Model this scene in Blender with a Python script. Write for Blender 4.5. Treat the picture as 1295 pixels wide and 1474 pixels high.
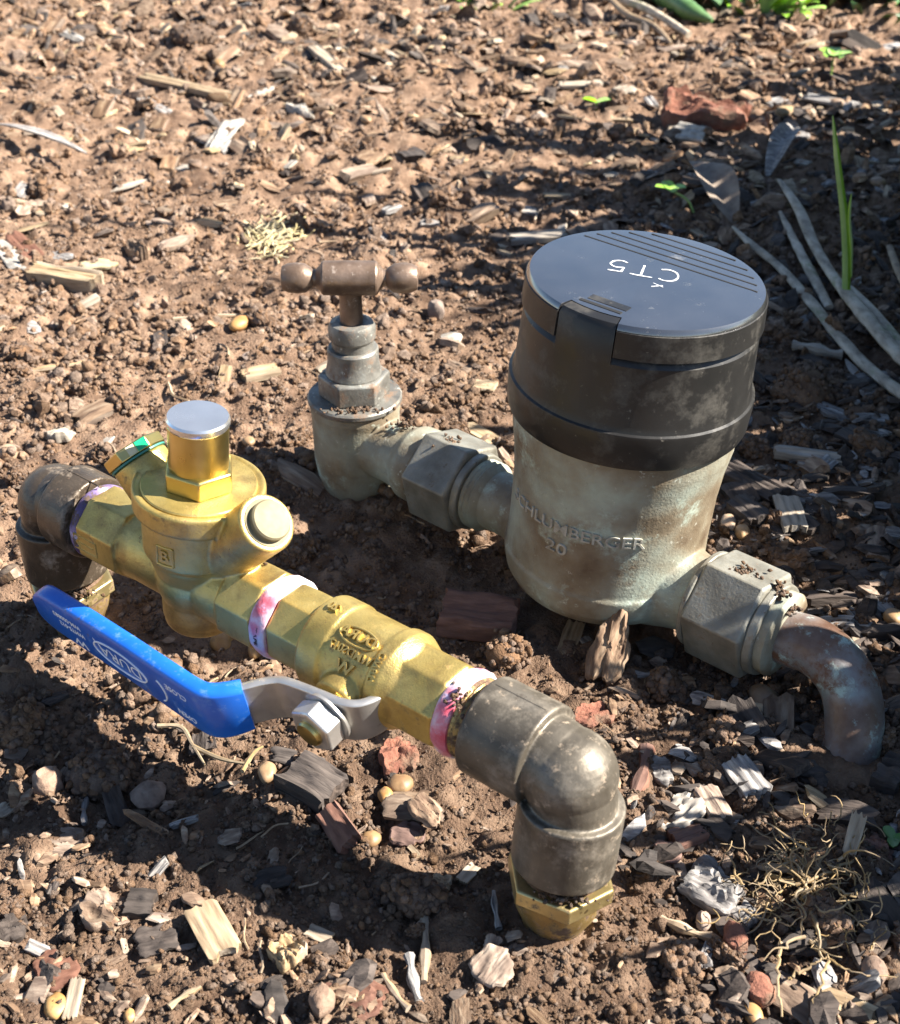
import bpy, bmesh, math, random
import numpy as np
from mathutils import Vector, Matrix

for o in list(bpy.data.objects):
    bpy.data.objects.remove(o)
SC = bpy.context.scene
COL = SC.collection
S = 0.0012            # one modelling unit in metres
FPX, TH, H = 2000.0, math.radians(34.0), 350.0     # focal length in photo pixels, pitch, camera height in units

# ------------------------------------------------------------------ camera, light, exposure
cd = bpy.data.cameras.new('camera'); cam = bpy.data.objects.new('camera', cd); COL.objects.link(cam)
cd.sensor_fit = 'HORIZONTAL'; cd.sensor_width = 36.0; cd.lens = 36.0 * FPX / 1295.0
cd.clip_start = 0.01; cd.clip_end = 500
cam.location = (0, 0, H * S); cam.rotation_euler = (math.pi / 2 - TH, 0, 0)
cd.dof.use_dof = True; cd.dof.focus_distance = 500 * S; cd.dof.aperture_fstop = 24.0
SC.camera = cam
SUN_EL, SUN_AZ = math.radians(40), math.radians(-1)      # azimuth measured from +x towards +y
w = bpy.data.worlds.new('World'); SC.world = w; w.use_nodes = True
nt = w.node_tree; bg = nt.nodes['Background']
sky = nt.nodes.new('ShaderNodeTexSky'); sky.sky_type = 'NISHITA'; sky.sun_disc = False
sky.sun_elevation = SUN_EL; sky.sun_rotation = math.pi / 2 - SUN_AZ
sky.air_density = 0.85; sky.dust_density = 0.2
nt.links.new(sky.outputs[0], bg.inputs[0]); bg.inputs[1].default_value = 0.05
sd = bpy.data.lights.new('sun', 'SUN'); sun = bpy.data.objects.new('sun', sd); COL.objects.link(sun)
sd.energy = 5.0; sd.angle = math.radians(0.5); sd.color = (1.0, 0.93, 0.83)
TOSUN = Vector((math.cos(SUN_EL) * math.cos(SUN_AZ), math.cos(SUN_EL) * math.sin(SUN_AZ), math.sin(SUN_EL)))
sun.rotation_euler = TOSUN.to_track_quat('Z', 'Y').to_euler()
sun.location = TOSUN * 3
SC.view_settings.view_transform = 'Standard'; SC.view_settings.look = 'None'
SC.view_settings.gamma = 1.0; SC.view_settings.use_curve_mapping = False
SC.view_settings.exposure = 2.05
SC.render.engine = 'CYCLES'
SC.cycles.use_denoising = True
SC.cycles.max_bounces = 8

# ------------------------------------------------------------------ noise and ground height
def _hash(i, j, s):
    n = (i.astype(np.int64) * 374761393 + j.astype(np.int64) * 668265263 + s * 974634777) & 0xffffffff
    n = ((n ^ (n >> 13)) * 1274126177) & 0xffffffff
    n = (n ^ (n >> 16)) & 0xffff
    return n / 65535.0
def vn(x, y, s=0):
    xi, yi = np.floor(x), np.floor(y); fx, fy = x - xi, y - yi
    fx = fx * fx * (3 - 2 * fx); fy = fy * fy * (3 - 2 * fy)
    a, b = _hash(xi, yi, s), _hash(xi + 1, yi, s)
    c, d = _hash(xi, yi + 1, s), _hash(xi + 1, yi + 1, s)
    return (a + (b - a) * fx) + ((c + (d - c) * fx) - (a + (b - a) * fx)) * fy - 0.5
def fbm(x, y, s=0, o=4):
    t = 0; a = 1.0
    for k in range(o):
        t = t + a * vn(x + 17.3 * k, y - 9.1 * k, s + k); x = x * 2.03; y = y * 2.03; a *= 0.5
    return t
def low(x, y):
    """large and middle undulation of the bed"""
    h = 9 * fbm(x / 170, y / 170, 3, 2) + 6 * fbm(x / 52, y / 52, 11, 3)
    far = np.clip((y - 760) / 600, 0, 1)
    h = h + 9 * np.abs(fbm(x / 44, y / 44, 61, 3)) * np.clip((y - 560) / 240, 0, 1)
    h = h + 14 * far * far
    for cx, cy, r, d in DIPS:
        q = ((x - cx) ** 2 + (y - cy) ** 2) / (r * r)
        h = h * (1 - 0.85 * np.exp(-q)) + d * np.exp(-q)
    return h
DIPS = [(32, 286, 34, 4), (-150, 438, 34, -1), (-43, 550, 34, 0), (62, 455, 62, -5), (105, 415, 30, -6), (139, 358, 26, 0),
        (5, 505, 36, -7), (-60, 480, 40, -5)]
def fine(x, y):
    b = np.abs(fbm(x / 17, y / 17, 21, 3))
    c = vn(x / 4.1, y / 4.1, 31) + 0.55 * vn(x / 1.9, y / 1.9, 41)
    return 8.5 * b - 1.6 + 2.3 * c
def height(x, y):
    x = np.asarray(x, float); y = np.asarray(y, float)
    return low(x, y) + fine(x, y)
def hgt(x, y):
    return float(low(np.array([float(x)]), np.array([float(y)]))[0]) + 1.0
def at(u, v, z=None):
    """the place on the bed (or at height z) that a photo point shows"""
    a, b = (u - 647.5) / FPX, (737.0 - v) / FPX
    d = Vector((a, math.cos(TH) + b * math.sin(TH), -math.sin(TH) + b * math.cos(TH)))
    zz = 0.0 if z is None else z
    for _ in range(5 if z is None else 1):
        t = (zz - H) / d.z; p = Vector((0, 0, H)) + d * t
        if z is None: zz = hgt(p.x, p.y)
    return Vector((p.x, p.y, zz))

# ------------------------------------------------------------------ materials
def mk(name, ramp, scale=60.0, rough=0.7, metal=0.0, bump=0.3, bscale=500.0, bdist=0.0004, stretch=None,
       rnd=0.0, patches=(), detail=6.0, spec=0.5, rvar=0.0, coat=0.0, dry=False):
    m = bpy.data.materials.new(name); m.use_nodes = True
    t = m.node_tree; N, L = t.nodes, t.links; p = N['Principled BSDF']
    tc = N.new('ShaderNodeTexCoord'); oi = N.new('ShaderNodeObjectInfo'); ge = N.new('ShaderNodeNewGeometry')
    sm = N.new('ShaderNodeMath'); sm.operation = 'ADD'
    L.new(oi.outputs['Random'], sm.inputs[0]); L.new(ge.outputs['Random Per Island'], sm.inputs[1])
    vec = tc.outputs['Object']
    if rnd > 0:
        ad = N.new('ShaderNodeVectorMath'); ad.operation = 'ADD'; L.new(vec, ad.inputs[0]); L.new(sm.outputs[0], ad.inputs[1]); vec = ad.outputs[0]
    def noise(sc, det=detail, st=None, ro=0.55):
        n = N.new('ShaderNodeTexNoise'); n.inputs['Scale'].default_value = sc; n.inputs['Detail'].default_value = det; n.inputs['Roughness'].default_value = ro
        if st:
            mp = N.new('ShaderNodeMapping'); mp.inputs['Scale'].default_value = st; L.new(vec, mp.inputs[0]); L.new(mp.outputs[0], n.inputs['Vector'])
        else:
            L.new(vec, n.inputs['Vector'])
        return n.outputs['Fac']
    def rampn(fac, stops, interp='LINEAR'):
        r = N.new('ShaderNodeValToRGB'); r.color_ramp.interpolation = interp
        e = r.color_ramp.elements
        while len(e) < len(stops): e.new(0.5)
        for q, (po, c) in zip(e, stops):
            q.position = po; q.color = (*c, 1) if len(c) == 3 else c
        L.new(fac, r.inputs[0]); return r.outputs[0]
    base = noise(scale, st=stretch)
    col = rampn(base, ramp)
    ro = None
    if rvar:
        mr = N.new('ShaderNodeMapRange'); L.new(noise(scale * 3), mr.inputs[0])
        mr.inputs[1].default_value = 0.3; mr.inputs[2].default_value = 0.7
        mr.inputs[3].default_value = max(rough - rvar, 0.05); mr.inputs[4].default_value = rough + rvar; ro = mr.outputs[0]
    me = None
    for pa in patches:
        c2, sc, lo, hi = pa[:4]; r2 = pa[4] if len(pa) > 4 else None; m2 = pa[5] if len(pa) > 5 else None
        f = rampn(noise(sc, st=pa[6] if len(pa) > 6 else None, ro=0.74), [(lo, (0, 0, 0)), (hi, (1, 1, 1))])
        mx = N.new('ShaderNodeMix'); mx.data_type = 'RGBA'; L.new(f, mx.inputs[0]); L.new(col, mx.inputs[6]); mx.inputs[7].default_value = (*c2, 1); col = mx.outputs[2]
        if r2 is not None:
            mf = N.new('ShaderNodeMix'); L.new(f, mf.inputs[0]); mf.inputs[2].default_value = rough
            if ro is not None: L.new(ro, mf.inputs[2])
            mf.inputs[3].default_value = r2; ro = mf.outputs[0]
        if m2 is not None:
            mf = N.new('ShaderNodeMix'); L.new(f, mf.inputs[0]); mf.inputs[2].default_value = metal
            if me is not None: L.new(me, mf.inputs[2])
            mf.inputs[3].default_value = m2; me = mf.outputs[0]
    if rnd > 0:
        fr = N.new('ShaderNodeMath'); fr.operation = 'FRACT'; L.new(sm.outputs[0], fr.inputs[0])
        mr = N.new('ShaderNodeMapRange'); L.new(fr.outputs[0], mr.inputs[0]); mr.inputs[3].default_value = 1 - rnd; mr.inputs[4].default_value = 1 + rnd
        hs = N.new('ShaderNodeHueSaturation'); L.new(mr.outputs[0], hs.inputs['Value']); L.new(col, hs.inputs['Color'])
        m7 = N.new('ShaderNodeMath'); m7.operation = 'MULTIPLY'; L.new(sm.outputs[0], m7.inputs[0]); m7.inputs[1].default_value = 7.31
        f7 = N.new('ShaderNodeMath'); f7.operation = 'FRACT'; L.new(m7.outputs[0], f7.inputs[0])
        m8 = N.new('ShaderNodeMapRange'); L.new(f7.outputs[0], m8.inputs[0]); m8.inputs[3].default_value = 0.72; m8.inputs[4].default_value = 1.15
        L.new(m8.outputs[0], hs.inputs['Saturation']); col = hs.outputs[0]
    if dry:                                              # the bed is dry and pale at the far left, damp at the near right
        sx = N.new('ShaderNodeSeparateXYZ'); L.new(tc.outputs['Object'], sx.inputs[0])
        m1 = N.new('ShaderNodeMath'); m1.operation = 'MULTIPLY_ADD'; L.new(sx.outputs[0], m1.inputs[0]); m1.inputs[1].default_value = -0.8; L.new(sx.outputs[1], m1.inputs[2])
        m2 = N.new('ShaderNodeMath'); m2.operation = 'MULTIPLY_ADD'; L.new(noise(7, 4), m2.inputs[0]); m2.inputs[1].default_value = 0.7; L.new(m1.outputs[0], m2.inputs[2])
        m3 = N.new('ShaderNodeMapRange'); m3.interpolation_type = 'SMOOTHSTEP'; L.new(m2.outputs[0], m3.inputs[0]); m3.inputs[1].default_value = 0.65; m3.inputs[2].default_value = 1.45; m3.inputs[3].default_value = 0.78; m3.inputs[4].default_value = 1.26
        m4 = N.new('ShaderNodeHueSaturation'); L.new(m3.outputs[0], m4.inputs['Value']); m4.inputs['Saturation'].default_value = 0.97; L.new(col, m4.inputs['Color']); col = m4.outputs[0]
    L.new(col, p.inputs['Base Color'])
    if ro is not None: L.new(ro, p.inputs['Roughness'])
    else: p.inputs['Roughness'].default_value = rough
    if me is not None: L.new(me, p.inputs['Metallic'])
    else: p.inputs['Metallic'].default_value = metal
    p.inputs['Specular IOR Level'].default_value = spec
    if coat: p.inputs['Coat Weight'].default_value = coat; p.inputs['Coat Roughness'].default_value = 0.2; p.inputs['Coat IOR'].default_value = 1.5 if coat < 0.9 else 1.85
    if bump:
        b = N.new('ShaderNodeBump'); b.inputs['Strength'].default_value = bump; b.inputs['Distance'].default_value = bdist
        L.new(noise(bscale, 5, stretch if stretch else None), b.inputs['Height']); L.new(b.outputs[0], p.inputs['Normal'])
    return m

SOILD = (0.075, 0.045, 0.029)
M = {}
M['soil'] = mk('soil', [(0.3, (0.075, 0.045, 0.029)), (0.5, (0.16, 0.101, 0.066)), (0.72, (0.28, 0.19, 0.127))], 60, 0.95, bump=1.0, bscale=700, bdist=0.0022, spec=0.15, dry=True,
               patches=[((0.27, 0.19, 0.13), 260, 0.55, 0.75), (SOILD, 9, 0.52, 0.68)])
M['crumb'] = mk('soil_crumb', [(0.3, (0.08, 0.048, 0.031)), (0.7, (0.25, 0.168, 0.113))], 420, 0.97, bump=1.0, bscale=1500, bdist=0.0013, rnd=0.2, spec=0.08, dry=True)
M['clod'] = mk('soil_clod', [(0.3, (0.09, 0.055, 0.037)), (0.7, (0.20, 0.13, 0.085))], 160, 0.97, bump=1.0, bscale=700, bdist=0.0016, rnd=0.15, spec=0.1)
ST = (0.12, 1, 1)
M['bark'] = mk('bark_brown', [(0.3, (0.085, 0.05, 0.033)), (0.52, (0.19, 0.126, 0.082)), (0.75, (0.34, 0.26, 0.18))], 330, 0.85, bump=0.8, bscale=520, bdist=0.0009, stretch=(0.2, 1, 1), rnd=0.4, spec=0.25)
M['redbark'] = mk('bark_red', [(0.3, (0.09, 0.042, 0.03)), (0.7, (0.20, 0.105, 0.075))], 300, 0.85, bump=0.7, bscale=480, bdist=0.0008, stretch=(0.25, 1, 1), rnd=0.2, spec=0.25)
M['darkbark'] = mk('bark_dark', [(0.3, (0.022, 0.017, 0.015)), (0.7, (0.085, 0.066, 0.055))], 330, 0.8, bump=0.9, bscale=480, bdist=0.0011, stretch=(0.16, 1, 1), rnd=0.35, spec=0.3)
M['greybark'] = mk('wood_grey', [(0.28, (0.055, 0.05, 0.05)), (0.5, (0.20, 0.185, 0.175)), (0.72, (0.40, 0.38, 0.35))], 420, 0.8, bump=0.9, bscale=480, bdist=0.0009, stretch=ST, rnd=0.3, spec=0.25)
M['palewood'] = mk('wood_pale', [(0.28, (0.14, 0.095, 0.055)), (0.5, (0.29, 0.215, 0.135)), (0.75, (0.42, 0.34, 0.23))], 420, 0.8, bump=0.6, bscale=500, bdist=0.0006, stretch=ST, rnd=0.18, spec=0.25)
M['whitewood'] = mk('wood_white', [(0.28, (0.17, 0.14, 0.108)), (0.6, (0.35, 0.31, 0.258))], 420, 0.8, bump=0.5, bscale=500, bdist=0.0005, stretch=ST, rnd=0.12, spec=0.25)
M['pebble'] = mk('pebble_yellow', [(0.3, (0.20, 0.105, 0.042)), (0.6, (0.33, 0.20, 0.085)), (0.8, (0.40, 0.29, 0.155))], 90, 0.55, bump=0.25, bscale=700, rnd=0.18, patches=[((0.16, 0.10, 0.065), 240, 0.56, 0.7)])
M['stone'] = mk('stone_brown', [(0.3, (0.14, 0.09, 0.065)), (0.7, (0.33, 0.24, 0.18))], 160, 0.85, bump=0.7, bscale=600, bdist=0.0008, rnd=0.2)
M['whitestone'] = mk('stone_white', [(0.3, (0.19, 0.165, 0.135)), (0.6, (0.38, 0.345, 0.295))], 200, 0.8, bump=0.5, bscale=600, bdist=0.0006, rnd=0.1)
M['brick'] = mk('brick_clay', [(0.3, (0.12, 0.045, 0.03)), (0.6, (0.235, 0.095, 0.058)), (0.8, (0.27, 0.155, 0.105))], 130, 0.92, bump=0.9, bscale=500, bdist=0.0014, patches=[((0.14, 0.085, 0.055), 60, 0.5, 0.62)])
M['brass'] = mk('brass_cast', [(0.3, (0.42, 0.30, 0.085)), (0.55, (0.56, 0.415, 0.135)), (0.75, (0.65, 0.50, 0.20))], 55, 0.42, 0.76, bump=0.5, bscale=1300, bdist=0.0004, rvar=0.08,
                patches=[((0.27, 0.18, 0.07), 34, 0.50, 0.72), ((0.22, 0.14, 0.06), 120, 0.60, 0.70, 0.75, 0.2), ((0.10, 0.06, 0.035), 520, 0.645, 0.69, 0.9, 0.0)])
M['brassm'] = mk('brass_machined', [(0.3, (0.50, 0.37, 0.11)), (0.7, (0.64, 0.50, 0.20))], 40, 0.33, 1.0, bump=0.12, bscale=1500, bdist=0.0002, rvar=0.06,
                 patches=[((0.18, 0.11, 0.06), 330, 0.68, 0.76, 0.8, 0.0)])
M['bushing'] = mk('bushing_brass', [(0.3, (0.34, 0.25, 0.10)), (0.7, (0.55, 0.45, 0.22))], 60, 0.34, 0.8, bump=0.2, bscale=900, bdist=0.0003, patches=[((0.12, 0.075, 0.045), 140, 0.56, 0.64, 0.9, 0.0)])
M['brassdirty'] = mk('brass_soiled', [(0.3, (0.25, 0.16, 0.055)), (0.7, (0.48, 0.35, 0.14))], 60, 0.45, 0.7, bump=0.3, bscale=900, bdist=0.0004,
                     patches=[((0.10, 0.06, 0.036), 110, 0.50, 0.58, 0.9, 0.0), ((0.16, 0.10, 0.065), 500, 0.56, 0.62, 0.95, 0.0)])
M['plug'] = mk('satin_plug', [(0.3, (0.16, 0.135, 0.075)), (0.7, (0.23, 0.20, 0.125))], 120, 0.72, 0.2, bump=0.1, bscale=600, bdist=0.0002, rvar=0.05)
M['silver'] = mk('polished_nickel', [(0.3, (0.70, 0.69, 0.67)), (0.7, (0.82, 0.81, 0.79))], 40, 0.24, 0.9, bump=0.05, bscale=600, bdist=0.0002, rvar=0.04)
M['steel'] = mk('lever_steel', [(0.3, (0.52, 0.49, 0.45)), (0.7, (0.70, 0.68, 0.64))], 60, 0.36, 0.85, bump=0.1, bscale=800, bdist=0.0002, rvar=0.07,
                patches=[((0.25, 0.19, 0.14), 170, 0.6, 0.74, 0.6, 0.4)])
M['elbow'] = mk('dark_bronze', [(0.3, (0.062, 0.052, 0.039)), (0.55, (0.122, 0.106, 0.083)), (0.75, (0.185, 0.166, 0.138))], 45, 0.47, 0.5, bump=0.2, bscale=900, bdist=0.0004, rvar=0.1,
                patches=[((0.22, 0.19, 0.15), 60, 0.50, 0.68, 0.6, 0.3), ((0.27, 0.21, 0.15), 190, 0.58, 0.68, 0.9, 0.0), ((0.05, 0.04, 0.03), 90, 0.60, 0.70, 0.5, 0.2), ((0.20, 0.14, 0.09), 700, 0.63, 0.71, 0.95, 0.0)])
M['elbowdirt'] = mk('dusty_bronze', [(0.3, (0.045, 0.034, 0.024)), (0.7, (0.12, 0.092, 0.065))], 45, 0.36, 0.45, bump=0.3, bscale=900, bdist=0.0005, rvar=0.1,
                    patches=[((0.26, 0.21, 0.16), 70, 0.53, 0.68, 0.95, 0.0), ((0.13, 0.08, 0.05), 420, 0.60, 0.68, 0.95, 0.0)])
M['bronze'] = mk('weathered_bronze', [(0.34, (0.10, 0.068, 0.04)), (0.44, (0.185, 0.15, 0.10)), (0.53, (0.245, 0.235, 0.18)), (0.66, (0.33, 0.375, 0.315))], 24, 0.58, 0.15, bump=0.45, bscale=800, bdist=0.0006, rvar=0.1,
                 patches=[((0.38, 0.47, 0.40), 30, 0.55, 0.68, 0.8, 0.0), ((0.14, 0.085, 0.045), 32, 0.58, 0.72, 0.6), ((0.50, 0.50, 0.43), 240, 0.62, 0.72, 0.8, 0.0), ((0.1, 0.065, 0.04), 330, 0.66, 0.74, 0.95, 0.0)])
M['patina'] = mk('pale_patina', [(0.3, (0.24, 0.22, 0.17)), (0.7, (0.46, 0.46, 0.40))], 260, 0.7, 0.0, bump=0.4, bscale=800, bdist=0.0004)
M['bronzegrey'] = mk('grey_bronze', [(0.25, (0.12, 0.108, 0.085)), (0.5, (0.215, 0.205, 0.17)), (0.75, (0.34, 0.345, 0.31))], 70, 0.48, 0.4, bump=0.4, bscale=800, bdist=0.0005, rvar=0.1,
                     patches=[((0.20, 0.13, 0.065), 70, 0.56, 0.7, 0.6), ((0.11, 0.07, 0.045), 200, 0.62, 0.7, 0.95, 0.0)])
M['tap'] = mk('grey_tap_metal', [(0.3, (0.105, 0.10, 0.088)), (0.6, (0.21, 0.205, 0.185)), (0.8, (0.30, 0.32, 0.30))], 80, 0.5, 0.45, bump=0.4, bscale=900, bdist=0.0004, rvar=0.1,
              patches=[((0.16, 0.105, 0.07), 110, 0.52, 0.64, 0.9, 0.0), ((0.42, 0.43, 0.38), 300, 0.60, 0.70, 0.8, 0.0)])
M['handle'] = mk('brown_handle_metal', [(0.3, (0.115, 0.075, 0.05)), (0.7, (0.23, 0.165, 0.125))], 90, 0.45, 0.5, bump=0.35, bscale=800, bdist=0.0004, rvar=0.08,
                 patches=[((0.40, 0.34, 0.29), 200, 0.58, 0.74, 0.6, 0.2)])
M['copper'] = mk('oxidised_pipe', [(0.32, (0.09, 0.045, 0.026)), (0.44, (0.155, 0.105, 0.08)), (0.54, (0.20, 0.185, 0.18)), (0.66, (0.25, 0.31, 0.29))], 34, 0.45, 0.3, bump=0.3, bscale=700, bdist=0.0005, rvar=0.1,
                 patches=[((0.13, 0.058, 0.03), 36, 0.50, 0.60, 0.75, 0.0), ((0.33, 0.42, 0.38), 70, 0.56, 0.66, 0.85, 0.0), ((0.12, 0.08, 0.055), 300, 0.60, 0.68, 0.95, 0.0)])
M['black'] = mk('black_plastic', [(0.3, (0.012, 0.0118, 0.0115)), (0.7, (0.021, 0.02, 0.019))], 40, 0.36, spec=0.36, bump=0.12, bscale=1200, bdist=0.0002, rvar=0.06,
                patches=[((0.085, 0.078, 0.066), 30, 0.50, 0.72, 0.65), ((0.22, 0.20, 0.165), 260, 0.64, 0.80, 0.9), ((0.34, 0.29, 0.2), 110, 0.755, 0.78, 0.9)])
M['lid'] = mk('black_lid', [(0.3, (0.016, 0.0165, 0.018)), (0.7, (0.03, 0.03, 0.032))], 40, 0.22, spec=1.0, coat=1.0, bump=0.1, bscale=1200, bdist=0.0002, rvar=0.06,
              patches=[((0.20, 0.19, 0.17), 60, 0.62, 0.82, 0.6), ((0.45, 0.42, 0.36), 300, 0.72, 0.79, 0.9)])
M['grooveshade'] = mk('groove_shade', [(0.3, (0.004, 0.004, 0.004)), (0.7, (0.008, 0.008, 0.008))], 40, 0.7, bump=0)  # near-black standing in for the shade inside the lid grooves
M['blue'] = mk('blue_vinyl', [(0.3, (0.006, 0.085, 0.43)), (0.7, (0.011, 0.13, 0.54))], 50, 0.33, bump=0.1, bscale=900, bdist=0.0002, rvar=0.05, coat=0.15,
               patches=[((0.08, 0.19, 0.50), 200, 0.56, 0.68, 0.6), ((0.17, 0.14, 0.13), 110, 0.62, 0.70, 0.85), ((0.22, 0.19, 0.17), 700, 0.66, 0.72, 0.9)])
M['print'] = mk('white_print', [(0.3, (0.72, 0.75, 0.80)), (0.7, (0.88, 0.89, 0.92))], 300, 0.5, bump=0)
M['chalk'] = mk('white_marker', [(0.3, (0.30, 0.33, 0.37)), (0.6, (0.62, 0.63, 0.65))], 700, 0.7, bump=0)
M['tape'] = mk('pink_tape', [(0.33, (0.52, 0.07, 0.11)), (0.42, (0.58, 0.18, 0.24)), (0.49, (0.60, 0.42, 0.49)), (0.56, (0.62, 0.58, 0.61))], 70, 0.35, bump=0.6, bscale=240, bdist=0.001, stretch=(1, 1, 1),
               patches=[((0.42, 0.38, 0.55), 150, 0.58, 0.68), ((0.14, 0.09, 0.06), 220, 0.64, 0.7)])
M['tapeviolet'] = mk('violet_tape', [(0.36, (0.07, 0.045, 0.12)), (0.5, (0.22, 0.16, 0.32)), (0.62, (0.62, 0.56, 0.66))], 90, 0.45, bump=0.6, bscale=240, bdist=0.001,
                     patches=[((0.10, 0.065, 0.04), 160, 0.48, 0.58, 0.95)])
M['green'] = mk('green_paint', [(0.3, (0.0, 0.30, 0.13)), (0.7, (0.02, 0.42, 0.2))], 200, 0.4, bump=0)
M['teal'] = mk('teal_sealant', [(0.3, (0.01, 0.13, 0.11)), (0.7, (0.05, 0.22, 0.17))], 200, 0.5, bump=0.2)
M['cream'] = mk('cream_paint', [(0.3, (0.50, 0.45, 0.25)), (0.7, (0.62, 0.57, 0.38))], 200, 0.5, bump=0)
M['redpaint'] = mk('black_ink', [(0.3, (0.02, 0.01, 0.012)), (0.7, (0.04, 0.02, 0.02))], 200, 0.5, bump=0)
M['leaf'] = mk('green_leaf', [(0.3, (0.035, 0.10, 0.02)), (0.7, (0.075, 0.18, 0.035))], 60, 0.45, bump=0.2, bscale=300, stretch=(0.1, 1, 1), rnd=0.2)
M['shoot'] = mk('pale_green_shoot', [(0.3, (0.20, 0.36, 0.06)), (0.7, (0.36, 0.52, 0.12))], 60, 0.45, bump=0.2, bscale=300, rnd=0.1)
M['lime'] = mk('lime_leaf', [(0.3, (0.14, 0.30, 0.02)), (0.7, (0.26, 0.46, 0.05))], 150, 0.5, bump=0.2, bscale=500, rnd=0.2)
M['stalk'] = mk('dry_stalk', [(0.25, (0.12, 0.095, 0.07)), (0.5, (0.38, 0.32, 0.245)), (0.75, (0.60, 0.53, 0.42))], 260, 0.8, bump=0.8, bscale=420, bdist=0.0012, stretch=(0.45, 0.25, 1),
                patches=[((0.06, 0.05, 0.04), 420, 0.62, 0.68), ((0.13, 0.17, 0.055), 22, 0.56, 0.7)])
M['drybrown'] = mk('dry_stem_brown', [(0.3, (0.16, 0.10, 0.06)), (0.7, (0.36, 0.27, 0.17))], 120, 0.8, bump=0.4, bscale=300, bdist=0.0005, rnd=0.2)
M['dryleaf'] = mk('dead_leaf', [(0.3, (0.13, 0.09, 0.065)), (0.7, (0.31, 0.245, 0.185))], 90, 0.75, bump=0.4, bscale=200, bdist=0.0007, rnd=0.2)
M['root'] = mk('rootlet', [(0.3, (0.15, 0.095, 0.045)), (0.7, (0.33, 0.24, 0.12))], 160, 0.85, bump=0.3, rnd=0.2)
M['fibre'] = mk('straw_fibre', [(0.3, (0.30, 0.24, 0.12)), (0.7, (0.46, 0.39, 0.22))], 160, 0.85, bump=0.2, rnd=0.15)
M['sand'] = mk('pale_path', [(0.3, (0.42, 0.34, 0.24)), (0.7, (0.58, 0.48, 0.35))], 30, 0.95, bump=0.5, bscale=200, bdist=0.002, spec=0.1)

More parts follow.
